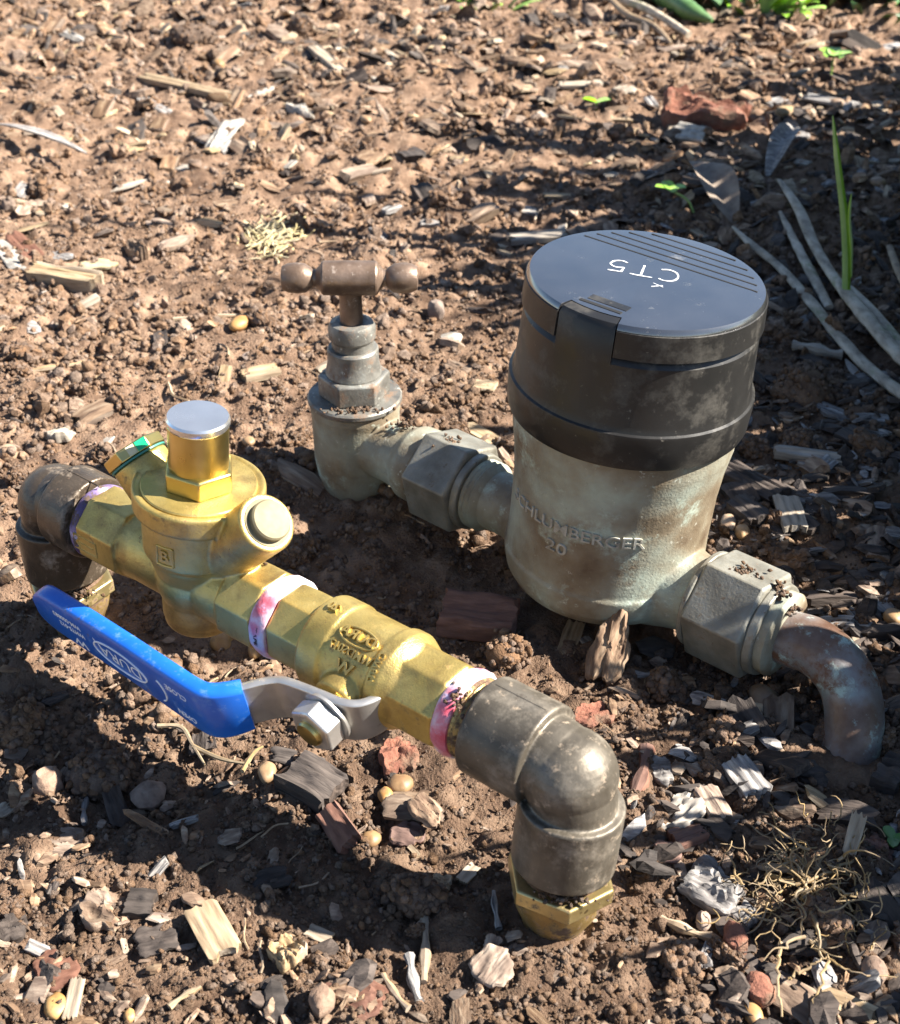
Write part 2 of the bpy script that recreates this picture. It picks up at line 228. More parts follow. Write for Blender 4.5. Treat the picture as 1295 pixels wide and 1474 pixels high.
# ------------------------------------------------------------------ mesh building (units, turned into metres on build)
def basis(d, ref=None):
    d = Vector(d).normalized()
    r = Vector(ref) if ref is not None else (Vector((0, 0, 1)) if abs(d.z) < 0.9 else Vector((1, 0, 0)))
    x = (r - d * r.dot(d)).normalized()
    return x, d.cross(x), d
class MB:
    def __init__(s): s.v = []; s.f = []
    def add(s, vs, fs):
        n = len(s.v); s.v += [tuple(q) for q in vs]; s.f += [tuple(i + n for i in q) for q in fs]; return s
    def lathe(s, o, d, prof, seg=56, ref=None, rot=0.0, wob=None):
        """rings (radius, distance along d); first and last ring are capped"""
        x, y, z = basis(d, ref); o = Vector(o); vs = []; fs = []
        for r, h in prof:
            for k in range(seg):
                a = rot + 2 * math.pi * k / seg
                rr = r * (1 + (wob(a, h) if wob else 0))
                vs.append(o + z * h + (x * math.cos(a) + y * math.sin(a)) * rr)
        for i in range(len(prof) - 1):
            for k in range(seg):
                k2 = (k + 1) % seg
                fs.append((i * seg + k, i * seg + k2, (i + 1) * seg + k2, (i + 1) * seg + k))
        fs.append(tuple(range(seg))[::-1]); fs.append(tuple((len(prof) - 1) * seg + k for k in range(seg)))
        return s.add(vs, fs)
    def hexa(s, o, d, r, h0, h1, ref=None, rot=0.0, n=6, ch=0.0):
        p = [(r, h0), (r, h1)] if not ch else [(r - ch, h0), (r, h0 + ch * 0.6), (r, h1 - ch * 0.6), (r - ch, h1)]
        return s.lathe(o, d, p, n, ref, rot)
    def tube(s, pts, rad, seg=12, cap=True, flat=1.0):
        pts = [Vector(q) for q in pts]; n = len(pts); vs = []; fs = []; x = None
        for i, q in enumerate(pts):
            t = (pts[min(i + 1, n - 1)] - pts[max(i - 1, 0)]).normalized()
            if x is None: x, y, _ = basis(t)
            else:
                x = (x - t * x.dot(t)).normalized(); y = t.cross(x)
            r = rad[i] if hasattr(rad, '__len__') else rad
            for k in range(seg):
                a = 2 * math.pi * k / seg; vs.append(q + x * math.cos(a) * r * flat + y * math.sin(a) * r)
        for i in range(n - 1):
            for k in range(seg):
                k2 = (k + 1) % seg; fs.append((i * seg + k, i * seg + k2, (i + 1) * seg + k2, (i + 1) * seg + k))
        if cap: fs.append(tuple(range(seg))[::-1]); fs.append(tuple((n - 1) * seg + k for k in range(seg)))
        return s.add(vs, fs)
    def ball(s, c, r, seg=24, sq=(1, 1, 1)):
        c = Vector(c); vs = []; fs = []; nr = seg // 2
        for i in range(1, nr):
            a = math.pi * i / nr
            for k in range(seg):
                b = 2 * math.pi * k / seg
                vs.append(c + Vector((math.sin(a) * math.cos(b) * r * sq[0], math.sin(a) * math.sin(b) * r * sq[1], math.cos(a) * r * sq[2])))
        for i in range(nr - 2):
            for k in range(seg):
                k2 = (k + 1) % seg; fs.append((i * seg + k, (i + 1) * seg + k, (i + 1) * seg + k2, i * seg + k2))
        fs.append(tuple(range(seg))); fs.append(tuple((nr - 2) * seg + k for k in range(seg))[::-1])
        return s.add(vs, fs)
    def box(s, c, ax, hx):
        """box about c with axes ax (three vectors) and half sizes hx"""
        c = Vector(c); A = [Vector(a) * h for a, h in zip(ax, hx)]
        vs = [c + A[0] * i + A[1] * j + A[2] * k for k in (-1, 1) for j in (-1, 1) for i in (-1, 1)]
        return s.add(vs, [(0, 2, 3, 1), (4, 5, 7, 6), (0, 1, 5, 4), (2, 6, 7, 3), (0, 4, 6, 2), (1, 3, 7, 5)])
    def mesh(s, name, off=(0, 0, 0), sharp=38):
        m = bpy.data.meshes.new(name); off = Vector(off)
        m.from_pydata([(Vector(q) - off) * S for q in s.v], [], s.f)
        bm = bmesh.new(); bm.from_mesh(m); bmesh.ops.recalc_face_normals(bm, faces=bm.faces); bm.to_mesh(m); bm.free(); m.update()
        for p in m.polygons: p.use_smooth = True
        if sharp is not None: m.set_sharp_from_angle(angle=math.radians(sharp))
        return m
    def build(s, name, mat, parent=None, off=None, sharp=38, bevel=0):
        base = Vector(parent['base']) if parent is not None and 'base' in parent else Vector((0, 0, 0))
        if off is not None and parent is None: base = Vector(off)
        o = bpy.data.objects.new(name, s.mesh(name, base, sharp)); COL.objects.link(o)
        o.data.materials.append(mat)
        if parent is not None: o.parent = parent; o['base'] = list(base)
        elif off is not None: o.location = base * S
        if bevel:
            b = o.modifiers.new('bevel', 'BEVEL'); b.width = bevel * S; b.segments = 2; b.limit_method = 'ANGLE'; b.angle_limit = math.radians(28)
        return o
    def fuse(s, name, mat, parent, voxel=0.55, it=5, fac=0.5):
        """weld the pieces into one cast body with small fillets"""
        base = Vector(parent['base'])
        t = bpy.data.objects.new('temporary', s.mesh('temporary', base, None)); COL.objects.link(t)
        r = t.modifiers.new('r', 'REMESH'); r.mode = 'VOXEL'; r.voxel_size = voxel * S; r.use_smooth_shade = True
        q = t.modifiers.new('s', 'SMOOTH'); q.iterations = it; q.factor = fac
        dg = bpy.context.evaluated_depsgraph_get()
        me = bpy.data.meshes.new_from_object(t.evaluated_get(dg)); me.name = name
        old = t.data; bpy.data.objects.remove(t); bpy.data.meshes.remove(old)
        for p in me.polygons: p.use_smooth = True
        me.materials.clear(); me.materials.append(mat)
        o = bpy.data.objects.new(name, me); COL.objects.link(o); o.parent = parent; o['base'] = list(base)
        return o
def tag(o, label=None, cat=None, group=None, kind=None):
    for k, q in (('label', label), ('category', cat), ('group', group), ('kind', kind)):
        if q: o[k] = q
    return o
def root(name, base, label, cat, group=None):
    o = bpy.data.objects.new(name, None); COL.objects.link(o); o.location = Vector(base) * S; o['base'] = list(base); o.empty_display_size = 0.01
    return tag(o, label, cat, group)
def text(mb, s, size, depth, place, bold=0.0, width=1.0):
    """lettering as geometry: place maps (x, y, z) of the flat text to the thing's surface"""
    c = bpy.data.curves.new('t', 'FONT'); c.body = s; c.size = size; c.extrude = depth / 2; c.align_x = 'CENTER'; c.align_y = 'CENTER'; c.offset = bold; c.resolution_u = 3
    o = bpy.data.objects.new('t', c); COL.objects.link(o)
    me = bpy.data.meshes.new_from_object(o.evaluated_get(bpy.context.evaluated_depsgraph_get()))
    mb.add([place(q.co.x * width, q.co.y, q.co.z + depth / 2) for q in me.vertices], [tuple(p.vertices) for p in me.polygons])
    bpy.data.objects.remove(o); bpy.data.curves.remove(c); bpy.data.meshes.remove(me)
UP = Vector((0, 0, 1))

# ------------------------------------------------------------------ ground
def grid_object(name, X, Y, Z, mat):
    r, c = X.shape
    co = np.stack([X, Y, Z], -1).reshape(-1, 3) * S
    i = np.arange(r * c).reshape(r, c)
    q = np.stack([i[:-1, :-1], i[:-1, 1:], i[1:, 1:], i[1:, :-1]], -1).reshape(-1)
    me = bpy.data.meshes.new(name); nf = len(q) // 4
    me.vertices.add(len(co)); me.vertices.foreach_set('co', co.ravel().astype(np.float32))
    me.loops.add(len(q)); me.loops.foreach_set('vertex_index', q.astype(np.int32))
    me.polygons.add(nf); me.polygons.foreach_set('loop_start', np.arange(0, nf * 4, 4, dtype=np.int32))
    me.update(calc_edges=True); me.validate()
    me.polygons.foreach_set('use_smooth', np.ones(nf, bool)); me.materials.append(mat)
    o = bpy.data.objects.new(name, me); COL.objects.link(o); return o
R_, C_ = 570, 610
t_ = np.linspace(0, 1, R_)[:, None]; s_ = np.linspace(-1, 1, C_)[None, :]
Y = 120.0 * (2000.0 / 120.0) ** t_ + 0 * s_
X = s_ * (0.55 * Y + 190)
Z = height(X, Y)
edge = np.minimum(np.minimum(1 - np.abs(s_), t_ * 2), 1 - t_)
Z = Z - 26 * np.clip(1 - edge / 0.02, 0, 1)
tag(grid_object('garden_soil', X, Y, Z, M['soil']), kind='structure')
gx = np.linspace(-1, 1, 260); gx = np.sign(gx) * np.abs(gx) ** 3 * 60000
gy = np.linspace(-1, 1, 260); gy = np.sign(gy) * np.abs(gy) ** 3 * 60000 + 700
X2, Y2 = np.meshgrid(gx, gy)
inner = (np.abs(X2) < 0.55 * Y2 + 150) & (Y2 > 150) & (Y2 < 1900)
Z2 = np.where(inner, -45, low(np.clip(X2, -4000, 4000), np.clip(Y2, -4000, 2200)) * 0.6 - 4)
tag(grid_object('ground', X2, Y2, Z2, M['soil']), kind='structure')

# scattered soil crumbs and fine mulch: uncountable, one object each
RNG = np.random.default_rng(7)
def ico():
    p = (1 + 5 ** 0.5) / 2
    v = np.array([(-1, p, 0), (1, p, 0), (-1, -p, 0), (1, -p, 0), (0, -1, p), (0, 1, p), (0, -1, -p), (0, 1, -p), (p, 0, -1), (p, 0, 1), (-p, 0, -1), (-p, 0, 1)], float)
    f = np.array([(0, 11, 5), (0, 5, 1), (0, 1, 7), (0, 7, 10), (0, 10, 11), (1, 5, 9), (5, 11, 4), (11, 10, 2), (10, 7, 6), (7, 1, 8), (3, 9, 4), (3, 4, 2), (3, 2, 6), (3, 6, 8), (3, 8, 9), (4, 9, 5), (2, 4, 11), (6, 2, 10), (8, 6, 7), (9, 8, 1)])
    return v / np.linalg.norm(v[0]), f
ICOV, ICOF = ico()
def flat_chip(seed, n=8):
    r = np.random.default_rng(seed); a = np.arange(n) * 2 * np.pi / n + r.uniform(-0.25, 0.25, n)
    k = r.uniform(0.7, 1.1, n); c, s_ = np.cos(a) * k, np.sin(a) * k
    top = np.stack([c * 0.86, s_ * 0.86, 0.5 + r.uniform(-0.5, 0.5, n)], -1); bot = np.stack([c, s_, -0.5 + r.uniform(-0.4, 0.4, n)], -1)
    v = np.vstack([top, bot, [[0, 0, 1.0]]]); f = []
    for i in range(n):
        j = (i + 1) % n; f += [(2 * n, i, j), (i, n + i, n + j), (i, n + j, j)]
    return v, np.array(f)
CUBV = np.array([(x, y, z) for z in (-1, 1) for y in (-1, 1) for x in (-1, 1)], float)
CUBF = np.array([(0, 2, 3), (0, 3, 1), (4, 5, 7), (4, 7, 6), (0, 1, 5), (0, 5, 4), (2, 6, 7), (2, 7, 3), (0, 4, 6), (0, 6, 2), (1, 3, 7), (1, 7, 5)])
def rots(n, tilt):
    a = RNG.uniform(0, 2 * np.pi, n); b = RNG.normal(0, tilt, n); c = RNG.normal(0, tilt, n)
    ca, sa, cb, sb, cc, s3 = np.cos(a), np.sin(a), np.cos(b), np.sin(b), np.cos(c), np.sin(c)
    z = np.zeros(n); o = np.ones(n)
    Rz = np.array([[ca, -sa, z], [sa, ca, z], [z, z, o]]).transpose(2, 0, 1)
    Ry = np.array([[cb, z, sb], [z, o, z], [-sb, z, cb]]).transpose(2, 0, 1)
    Rx = np.array([[o, z, z], [z, cc, -s3], [z, s3, cc]]).transpose(2, 0, 1)
    return Rz @ Ry @ Rx
def tri_object(name, co, tri, mat, smooth=False):
    me = bpy.data.meshes.new(name)
    me.vertices.add(len(co)); me.vertices.foreach_set('co', (co * S).ravel().astype(np.float32))
    me.loops.add(tri.size); me.loops.foreach_set('vertex_index', tri.ravel().astype(np.int32))
    me.polygons.add(len(tri)); me.polygons.foreach_set('loop_start', np.arange(0, tri.size, 3, dtype=np.int32))
    me.update(calc_edges=True)
    me.polygons.foreach_set('use_smooth', np.full(len(tri), smooth)); me.materials.append(mat)
    o = bpy.data.objects.new(name, me); COL.objects.link(o); return o
def scatter(P, size, TV, TF, jit, tilt):
    n = len(P); V = TV[None] * size[:, None, :]
    V = V * (1 + RNG.uniform(-jit, jit, (n, len(TV), 3)))
    V = np.einsum('nij,nvj->nvi', rots(n, tilt), V) + P[:, None, :]
    F = TF[None] + (np.arange(n) * len(TV))[:, None, None]
    return V.reshape(-1, 3), F.reshape(-1, 3)
def in_view(n, y0, y1, marg=1.12, pw=1.0):
    """random ground points across the bed in front of the camera, thinning out with distance"""
    y = y0 * (y1 / y0) ** (RNG.uniform(0, 1, n) ** pw)
    half = 647.5 / FPX * (y * math.cos(TH) + H * math.sin(TH)) * marg
    return RNG.uniform(-1, 1, n) * half, y
BLOCK = [(62, 459, 39), (-43, 550, 21), (32, 288, 13), (-150, 438, 12), (139, 358, 11)]
def clear_of(x, y, pad=0):
    k = np.ones(len(x), bool)
    for cx, cy, r in BLOCK: k &= (x - cx) ** 2 + (y - cy) ** 2 > (r + pad) ** 2
    return k
def subdivide(V, F):
    V = [tuple(v) for v in V]; mid = {}; F2 = []
    def mp(a, b):
        k = (min(a, b), max(a, b))
        if k not in mid:
            q = (np.array(V[a]) + np.array(V[b])) / 2; V.append(tuple(q / np.linalg.norm(q))); mid[k] = len(V) - 1
        return mid[k]
    for a, b, c in F:
        ab, bc, ca = mp(a, b), mp(b, c), mp(c, a); F2 += [(a, ab, ca), (b, bc, ab), (c, ca, bc), (ab, bc, ca)]
    return np.array(V), np.array(F2)
ICV2, ICF2 = subdivide(ICOV, ICOF)
def crumbs(n, y0, y1, mu, sg, lo, hi, TV, TF, jit, name, smooth, side=0):
    x, y = in_view(n, y0, y1)
    if side: x = np.sign(x) * (647.5 / FPX * (y * math.cos(TH) + H * math.sin(TH)) * (1.1 + side * RNG.uniform(0, 1, n)))
    k = clear_of(x, y); x, y = x[k], y[k]; n = len(x)
    rad = np.clip(np.exp(RNG.normal(mu, sg, n)), lo, hi) * (0.66 + y / 1400)
    rad = rad * (1 + 0.9 * np.clip(fbm(x / 40, y / 40, 71, 2), -0.5, 0.7))
    size = rad[:, None] * RNG.uniform(0.6, 1.35, (n, 3)) * np.array([1, 1, 0.75])
    P = np.stack([x, y, height(x, y) + rad * 0.12], -1)
    co, tr = scatter(P, size, TV, TF, jit, 1.2)
    tag(tri_object(name, co, tr, M['crumb'], smooth), kind='stuff')
def aggregate(seed, k=4):
    g = np.random.default_rng(seed); vs, fs = [], []
    for q in range(k):
        r_ = g.uniform(0.42, 0.78); c = g.normal(0, 0.42, 3) * np.array([1.1, 1.0, 0.7])
        vs.append(ICOV * r_ * (1 + g.uniform(-0.3, 0.3, (12, 3))) + c); fs.append(ICOF + 12 * q)
    return np.vstack(vs), np.vstack(fs)
AGG = [aggregate(k) for k in range(9)]
def aggregates(n, y0, y1, mu, sg, lo, hi, name, fx=None):
    x, y = in_view(n, y0, y1); k = clear_of(x, y)
    if fx is not None: k &= RNG.uniform(0, 1, len(x)) < fx(x, y)
    x, y = x[k], y[k]; n = len(x)
    rad = np.clip(np.exp(RNG.normal(mu, sg, n)), lo, hi) * (0.66 + y / 1400) * (1 + 0.9 * np.clip(fbm(x / 40, y / 40, 71, 2), -0.5, 0.7))
    size = rad[:, None] * RNG.uniform(0.7, 1.3, (n, 3)); P = np.stack([x, y, height(x, y) + rad * 0.05], -1); cs, ts, b = [], [], 0
    for q in range(9):
        c1, t1 = scatter(P[q::9], size[q::9], *AGG[q], 0.2, 1.2); cs.append(c1); ts.append(t1 + b); b += len(c1)
    tag(tri_object(name, np.vstack(cs), np.vstack(ts), M['crumb'], name == 'soil_crumbs'), kind='stuff')
aggregates(10200, 225, 900, 0.36, 0.42, 0.8, 3.6, 'soil_crumbs')
aggregates(6600, 600, 1500, 0.52, 0.5, 0.8, 4.2, 'soil_lumps')
crumbs(31000, 225, 1500, -0.38, 0.42, 0.35, 1.7, ICOV, ICOF, 0.36, 'fine_soil_crumbs', True)
crumbs(11000, 180, 1500, 0.4, 0.5, 0.8, 4.0, ICOV, ICOF, 0.36, 'outer_soil_crumbs', False, 0.95)
def mulch(n, y0, y1, fx, mat, name, lo, hi, marg=1.9):
    n = int(n * 1.4); x, y = in_view(n * 4, y0, y1, marg)
    k = (np.abs(x) < 647.5 / FPX * (y * math.cos(TH) + H * math.sin(TH)) * 1.12) | (RNG.uniform(0, 1, len(x)) < 0.55); x, y = x[k], y[k]
    k = clear_of(x, y) & (RNG.uniform(0, 1, len(x)) < fx(x, y) * np.clip(0.62 + 1.9 * fbm(x / 75, y / 75, 91, 3), 0.06, 1)); x, y = x[k][:n], y[k][:n]; n = len(x)
    L = lo + (hi - lo) * RNG.uniform(0, 1, n) ** 1.9; L = L * (0.8 + y / 2500)
    size = np.stack([L, L * RNG.uniform(0.16, 0.7, n), L * RNG.uniform(0.06, 0.26, n)], -1) * 0.5
    P = np.stack([x, y, height(x, y) + size[:, 2] + 0.6], -1)
    cs, ts, b = [], [], 0
    for q in range(8):
        V, F = flat_chip(q * 7 + n); c1, t1 = scatter(P[q::8], size[q::8], V, F, 0.12, 0.38); cs.append(c1); ts.append(t1 + b); b += len(c1)
    co, tr = np.vstack(cs), np.vstack(ts)
    tag(tri_object(name, co, tr, mat), kind='stuff')
ss = lambda a, b, q: np.clip((q - a) / (b - a), 0, 1)
backf = lambda x, y: 0.006 + 0.994 * ss(820, 1180, y + 0.5 * x + 60 * vn(x / 80, y / 80, 5))
rightf = lambda x, y: 0.02 + 0.98 * ss(60, 140, x + 25 * vn(x / 60, y / 60, 8)) * (1 - 0.6 * ss(800, 1000, y))
mulch(2900, 240, 1500, backf, M['bark'], 'fine_bark_mulch', 4, 27)
mulch(1250, 240, 1500, backf, M['palewood'], 'fine_wood_mulch', 4, 20)
mulch(650, 240, 1500, backf, M['darkbark'], 'fine_dark_litter', 4, 24)
mulch(2300, 240, 1300, rightf, M['darkbark'], 'fine_dark_mulch', 4, 20)
mulch(700, 240, 1300, rightf, M['bark'], 'fine_brown_mulch', 4, 18)
mulch(380, 240, 1300, rightf, M['greybark'], 'fine_grey_mulch', 4, 14)
mulch(1300, 240, 900, lambda x, y: 0.6 + 0 * x, M['bark'], 'fine_litter', 2.5, 12)

exec_after = []
# ------------------------------------------------------------------ water meter line
DX = Vector((0.754, -0.656, 0)).normalized()            # flow direction, tap towards outlet
TAPC = Vector((-43, 550, 0)); MC = Vector((61.5, 459.4, 0)); PZ = 22.0
wm = root('water_meter', (61.5, 459.4, 0), 'old bronze water meter with black plastic cap, T-handled stop tap and bent outlet pipe', 'water meter')
AX = Vector((0.068, 0.0, 1)).normalized()                # the meter leans to the right
b0 = Vector((61.5, 459.4, 8))
def on_axis(q): return TAPC + UP * PZ + DX * q
# body: lathe plus two necks
mb = MB()
mb.lathe(b0, AX, [(20, 0), (31, 0.6), (36.5, 3.5), (39.3, 8), (40.6, 14), (40.8, 17), (40, 18.2), (39.6, 30), (39.9, 50), (41, 62), (42.6, 72), (43, 81), (30, 83)], 72)
mb.lathe(on_axis(138), DX, [(13, -62), (13, -44), (15, -38), (18, -30), (18, 0)], 40)
mb.lathe(on_axis(138), DX, [(20, 0), (20, 30), (17.5, 38), (16, 44), (16, 58)], 40)
x_, y_, z_ = basis(AX, (1, 0, 0))
tri = []
for q in (-1, 1):                                        # flared web that carries the cap above the outlet
    pass
body = mb.fuse('meter_body', M['bronze'], wm, 0.6, 6)
tm = MB()
CYL = lambda R, h0, a0: (lambda x, y, z: b0 + AX * (h0 + y) + (Vector((math.sin(a0 + x / R), -math.cos(a0 + x / R), 0)) - AX * 0.068 * math.sin(a0 + x / R)) * (R + z))
text(tm, 'SCHLUMBERGER', 6.8, 0.8, CYL(39.75, 45, math.radians(-33)), 0.03, 1.22)
text(tm, '20', 6.8, 0.8, CYL(39.65, 36, math.radians(-37)), 0.03, 1.4)
tm.build('raised_lettering', M['patina'], body)
# black cap
cp = MB()
cp.lathe(b0, AX, [(43.0, 79.5), (44.8, 80.0), (45.6, 82), (46.1, 93), (45.9, 93.9), (45.0, 94.4), (44.2, 97), (43.0, 119), (42.2, 120.2), (41.6, 121), (41.4, 128), (41, 128.5), (30, 128.5)], 96)
cap = cp.build('meter_cap', M['black'], wm, sharp=30)
tabd = Vector((-0.58, -0.815, 0)); tang = math.atan2(tabd.y, tabd.x)
def ring_sector(mb, a0, a1, prof, n=80, closed=False):
    """profile swept about the meter axis from angle a0 to a1"""
    X0 = Vector((1, 0, 0)); X0 = (X0 - AX * X0.dot(AX)).normalized(); Y0 = AX.cross(X0)
    vs = []; fs = []; m = len(prof)
    for i in range(n + 1):
        a = a0 + (a1 - a0) * i / n; d = X0 * math.cos(a) + Y0 * math.sin(a)
        vs += [b0 + AX * h + d * r for r, h in prof]
    for i in range(n):
        for j in range(m):
            j2 = (j + 1) % m; fs.append((i * m + j, (i + 1) * m + j, (i + 1) * m + j2, i * m + j2))
    fs.append(tuple(range(m))); fs.append(tuple(n * m + j for j in range(m))[::-1])
    mb.add(vs, fs)
ld = MB()
half = 0.27
full = [(0.02, 130.6), (37.4, 130.6), (41.8, 130.6), (42.9, 131.2), (43.2, 132.0), (43.0, 132.8), (42.2, 134.0), (37.4, 134.2), (0.02, 134.2)]
cut = [(0.02, 130.6), (37.4, 130.6), (37.4, 130.9), (37.4, 131.4), (37.4, 131.9), (37.4, 132.6), (37.4, 133.4), (37.4, 134.2), (0.02, 134.2)]
X0 = Vector((1, 0, 0)); X0 = (X0 - AX * X0.dot(AX)).normalized(); Y0 = AX.cross(X0)
angs = [(tang - half + 2 * half * i / 14, cut) for i in range(15)] + [(tang + half + (2 * math.pi - 2 * half) * i / 100, full) for i in range(101)]
vs = []; fs = []; m_ = len(full)
for a, pr in angs: vs += [b0 + AX * h + (X0 * math.cos(a) + Y0 * math.sin(a)) * r for r, h in pr]
for i in range(len(angs)):
    i2 = (i + 1) % len(angs)
    for j in range(m_ - 1): fs.append((i * m_ + j, i2 * m_ + j, i2 * m_ + j + 1, i * m_ + j + 1))
ld.add(vs, fs)
lid = ld.build('meter_lid', M['lid'], wm, sharp=25)
sk = MB()
ring_sector(sk, tang + half, tang + 2 * math.pi - half, [(41.6, 122.2), (44.0, 122.2), (43.5, 131.6), (42.8, 132.0), (41.6, 131.0)], 96)
sk.build('lid_skirt', M['black'], lid, sharp=25)
lt = MB()
ring_sector(lt, tang - half + 0.012, tang + half - 0.012, [(37.7, 118), (43.5, 118.5), (43.1, 131.6), (41.6, 133.5), (37.7, 134.0)], 16)
lt.build('lid_latch', M['black'], cap)
LX, LY, _ = basis(AX, tabd)                              # LX towards the latch, LY along the hinge
LY = -LY
ltop = b0 + AX * 134.2
gr = MB()
for i in range(5):
    q = -16 - i * 5.0; hl = math.sqrt(max(41.0 ** 2 - q * q, 0)) - 2
    gr.box(ltop + LX * q, (LX, LY, AX), (0.33, hl, 0.12))
gr.box(ltop + LX * 33.4, (LX, LY, AX), (0.8, 8.2, 0.16))
gr.build('lid_groove_shade', M['grooveshade'], lid)  # strips on top of the lid, shade of grooves and latch slot painted in
nm = MB()
nm.box(ltop + LX * 29.0 - LY * 1, (LX, LY, AX), (1.9, 7.6, 0.14)); nm.build('lid_nameplate', M['black'], lid)
mk_ = MB()
tx = (-0.93, 0.30)
TX = Vector((-0.95, 0.31, 0)); TX = (TX - AX * TX.dot(AX)).normalized(); TY = AX.cross(TX)
c5 = b0 + AX * 134.3 + Vector((-1, 4.5, 0))
def pen(pts, w):
    """a marker stroke: a flat ribbon of uneven width"""
    r_ = random.Random(len(pts) * 7); P = smooth_path([Vector((a, b, 0)) for a, b in pts], 5) if len(pts) > 2 else [Vector((pts[0][0] + (pts[1][0] - pts[0][0]) * i / 6, pts[0][1] + (pts[1][1] - pts[0][1]) * i / 6, 0)) for i in range(7)]
    vs = []; fs = []
    for i, p in enumerate(P):
        t = (P[min(i + 1, len(P) - 1)] - P[max(i - 1, 0)]).normalized(); q = Vector((-t.y, t.x, 0)); h_ = w * r_.uniform(0.7, 1.15) / 2
        for a in (-1, 1):
            c = p + q * a * h_; vs += [c5 + TX * c.x + TY * c.y, c5 + TX * c.x + TY * c.y + AX * 0.12]
    for i in range(len(P) - 1):
        b_ = i * 4; fs += [(b_ + 1, b_ + 3, b_ + 7, b_ + 5), (b_, b_ + 1, b_ + 5, b_ + 4), (b_ + 2, b_ + 6, b_ + 7, b_ + 3)]
    mk_.add(vs, fs)
def smooth_path(pts, n=6):
    pts = [Vector(p) for p in pts]; out = []
    for i in range(len(pts) - 1):
        p0, p1, p2, p3 = pts[max(i - 1, 0)], pts[i], pts[i + 1], pts[min(i + 2, len(pts) - 1)]
        for k in range(n):
            t = k / n
            out.append(0.5 * ((2 * p1) + (p2 - p0) * t + (2 * p0 - 5 * p1 + 4 * p2 - p3) * t * t + (3 * p1 - p0 - 3 * p2 + p3) * t ** 3))
    return out + [pts[-1]]
pen([(-6.5, 4.2), (-8.5, 5.2), (-11.5, 4.0), (-12.8, 0.4), (-11.6, -3.4), (-8.6, -4.9), (-6.0, -3.9)], 0.75)
pen([(-4.2, 4.6), (0.3, 4.9), (4.0, 4.7)], 0.7); pen([(0.0, 4.8), (0.4, -4.6)], 0.75)
pen([(12.0, 5.0), (7.2, 4.7)], 0.75); pen([(7.2, 4.7), (7.0, 0.6)], 0.75); pen([(7.0, 0.6), (10.0, 1.4), (12.2, -0.6), (11.4, -3.8), (8.6, -5.0), (6.6, -4.0)], 0.75)
pen([(-9, 9.6), (-5.4, 12.2)], 0.4); pen([(-5.5, 9.0), (-9.4, 11.0)], 0.35)
mk_.build('marker_lettering', M['chalk'], lid)
# union nuts, collars, threads
nut = MB().hexa(on_axis(0), DX, 21.5, 46, 71, (0, 0, 1), 0.22, 6, 1.6)
nut.lathe(on_axis(0), DX, [(16, 71), (17.6, 71), (17.2, 74.5), (15.5, 74.5)], 48)
nut.build('union_nut', M['bronzegrey'], wm, bevel=0.6, sharp=30)
thd = MB()
thd.lathe(on_axis(0), DX, [(14, 72)] + [(15.6 if i % 2 else 14.6, 74 + i * 1.2) for i in range(7)] + [(13, 83)], 48)
thd.build('pipe_thread', M['bronze'], wm)
nut2 = MB().hexa(on_axis(138), DX, 22.2, 51, 77, (0, 0, 1), 0.30, 6, 1.6)
nut2.lathe(on_axis(138), DX, [(16, 76.5), (19, 77), (18.4, 80.4), (14, 80.8)], 48)
nut2.lathe(on_axis(138), DX, [(12, 49), (19.6, 49), (19.8, 51.5), (12, 51.5)], 48)
nut2.build('union_nut', M['bronzegrey'], wm, bevel=0.6, sharp=30)
fl = MB().lathe(on_axis(138), DX, [(12, 80), (16.6, 80.6), (16.8, 84), (15.6, 85), (11, 85.4)], 48)
fl.build('outlet_flange', M['bronze'], wm)
pp = [on_axis(138 + 80), on_axis(138 + 88), (133.5, 397.5, 22.5), (140, 391, 20.5), (144.5, 384, 16), (146.3, 377, 9), (145.5, 371, 1.5), (143.2, 366, -7), (141, 362, -18), (139, 359, -28)]
def smooth_path(pts, n=6):
    pts = [Vector(p) for p in pts]; out = []
    for i in range(len(pts) - 1):
        p0, p1, p2, p3 = pts[max(i - 1, 0)], pts[i], pts[i + 1], pts[min(i + 2, len(pts) - 1)]
        for k in range(n):
            t = k / n
            out.append(0.5 * ((2 * p1) + (p2 - p0) * t + (2 * p0 - 5 * p1 + 4 * p2 - p3) * t * t + (3 * p1 - p0 - 3 * p2 + p3) * t ** 3))
    return out + [pts[-1]]
MB().tube(smooth_path(pp), 10.6, 40).build('outlet_pipe', M['copper'], wm)
# stop tap
tb = MB()
tb.lathe(TAPC, UP, [(14, -25), (15.5, -8), (18.5, 3), (19.8, 12), (20, 34), (20.4, 37), (20, 40.5), (10, 41)], 56)
tb.lathe(on_axis(0), DX, [(14, 0), (14, 26), (15, 33), (17.2, 37), (17.6, 46), (12, 47)], 48)
tap = tb.fuse('stop_tap', M['bronze'], wm, 0.55, 5)
f_ = MB().lathe(TAPC, UP, [(15, 40), (20.6, 40.2), (21.4, 41.2), (21.4, 42.8), (20.7, 43.6), (16, 43.8), (10, 43.8)], 64); f_.build('tap_flange', M['tap'], tap, sharp=30)
h_ = MB().hexa(TAPC, UP, 16.3, 43.5, 54.5, (1, 0, 0), math.radians(68), 6, 1.2)
h_.build('bonnet_nut', M['tap'], tap, bevel=0.6, sharp=30)
h_ = MB().lathe(TAPC, UP, [(12, 54), (12.6, 55), (12.2, 57), (11.5, 60), (11.4, 66.4), (10.8, 67.4), (6, 67.4)], 48); h_.build('bonnet', M['tap'], tap, sharp=30)
h_ = MB().lathe(TAPC, UP, [(8.6, 66.8), (9.2, 67.6), (9.4, 71), (10.4, 72.4), (10.5, 77), (9.3, 79.2), (7, 80), (5.4, 79.4)], 48); h_.build('gland_nut', M['tap'], tap, sharp=30)
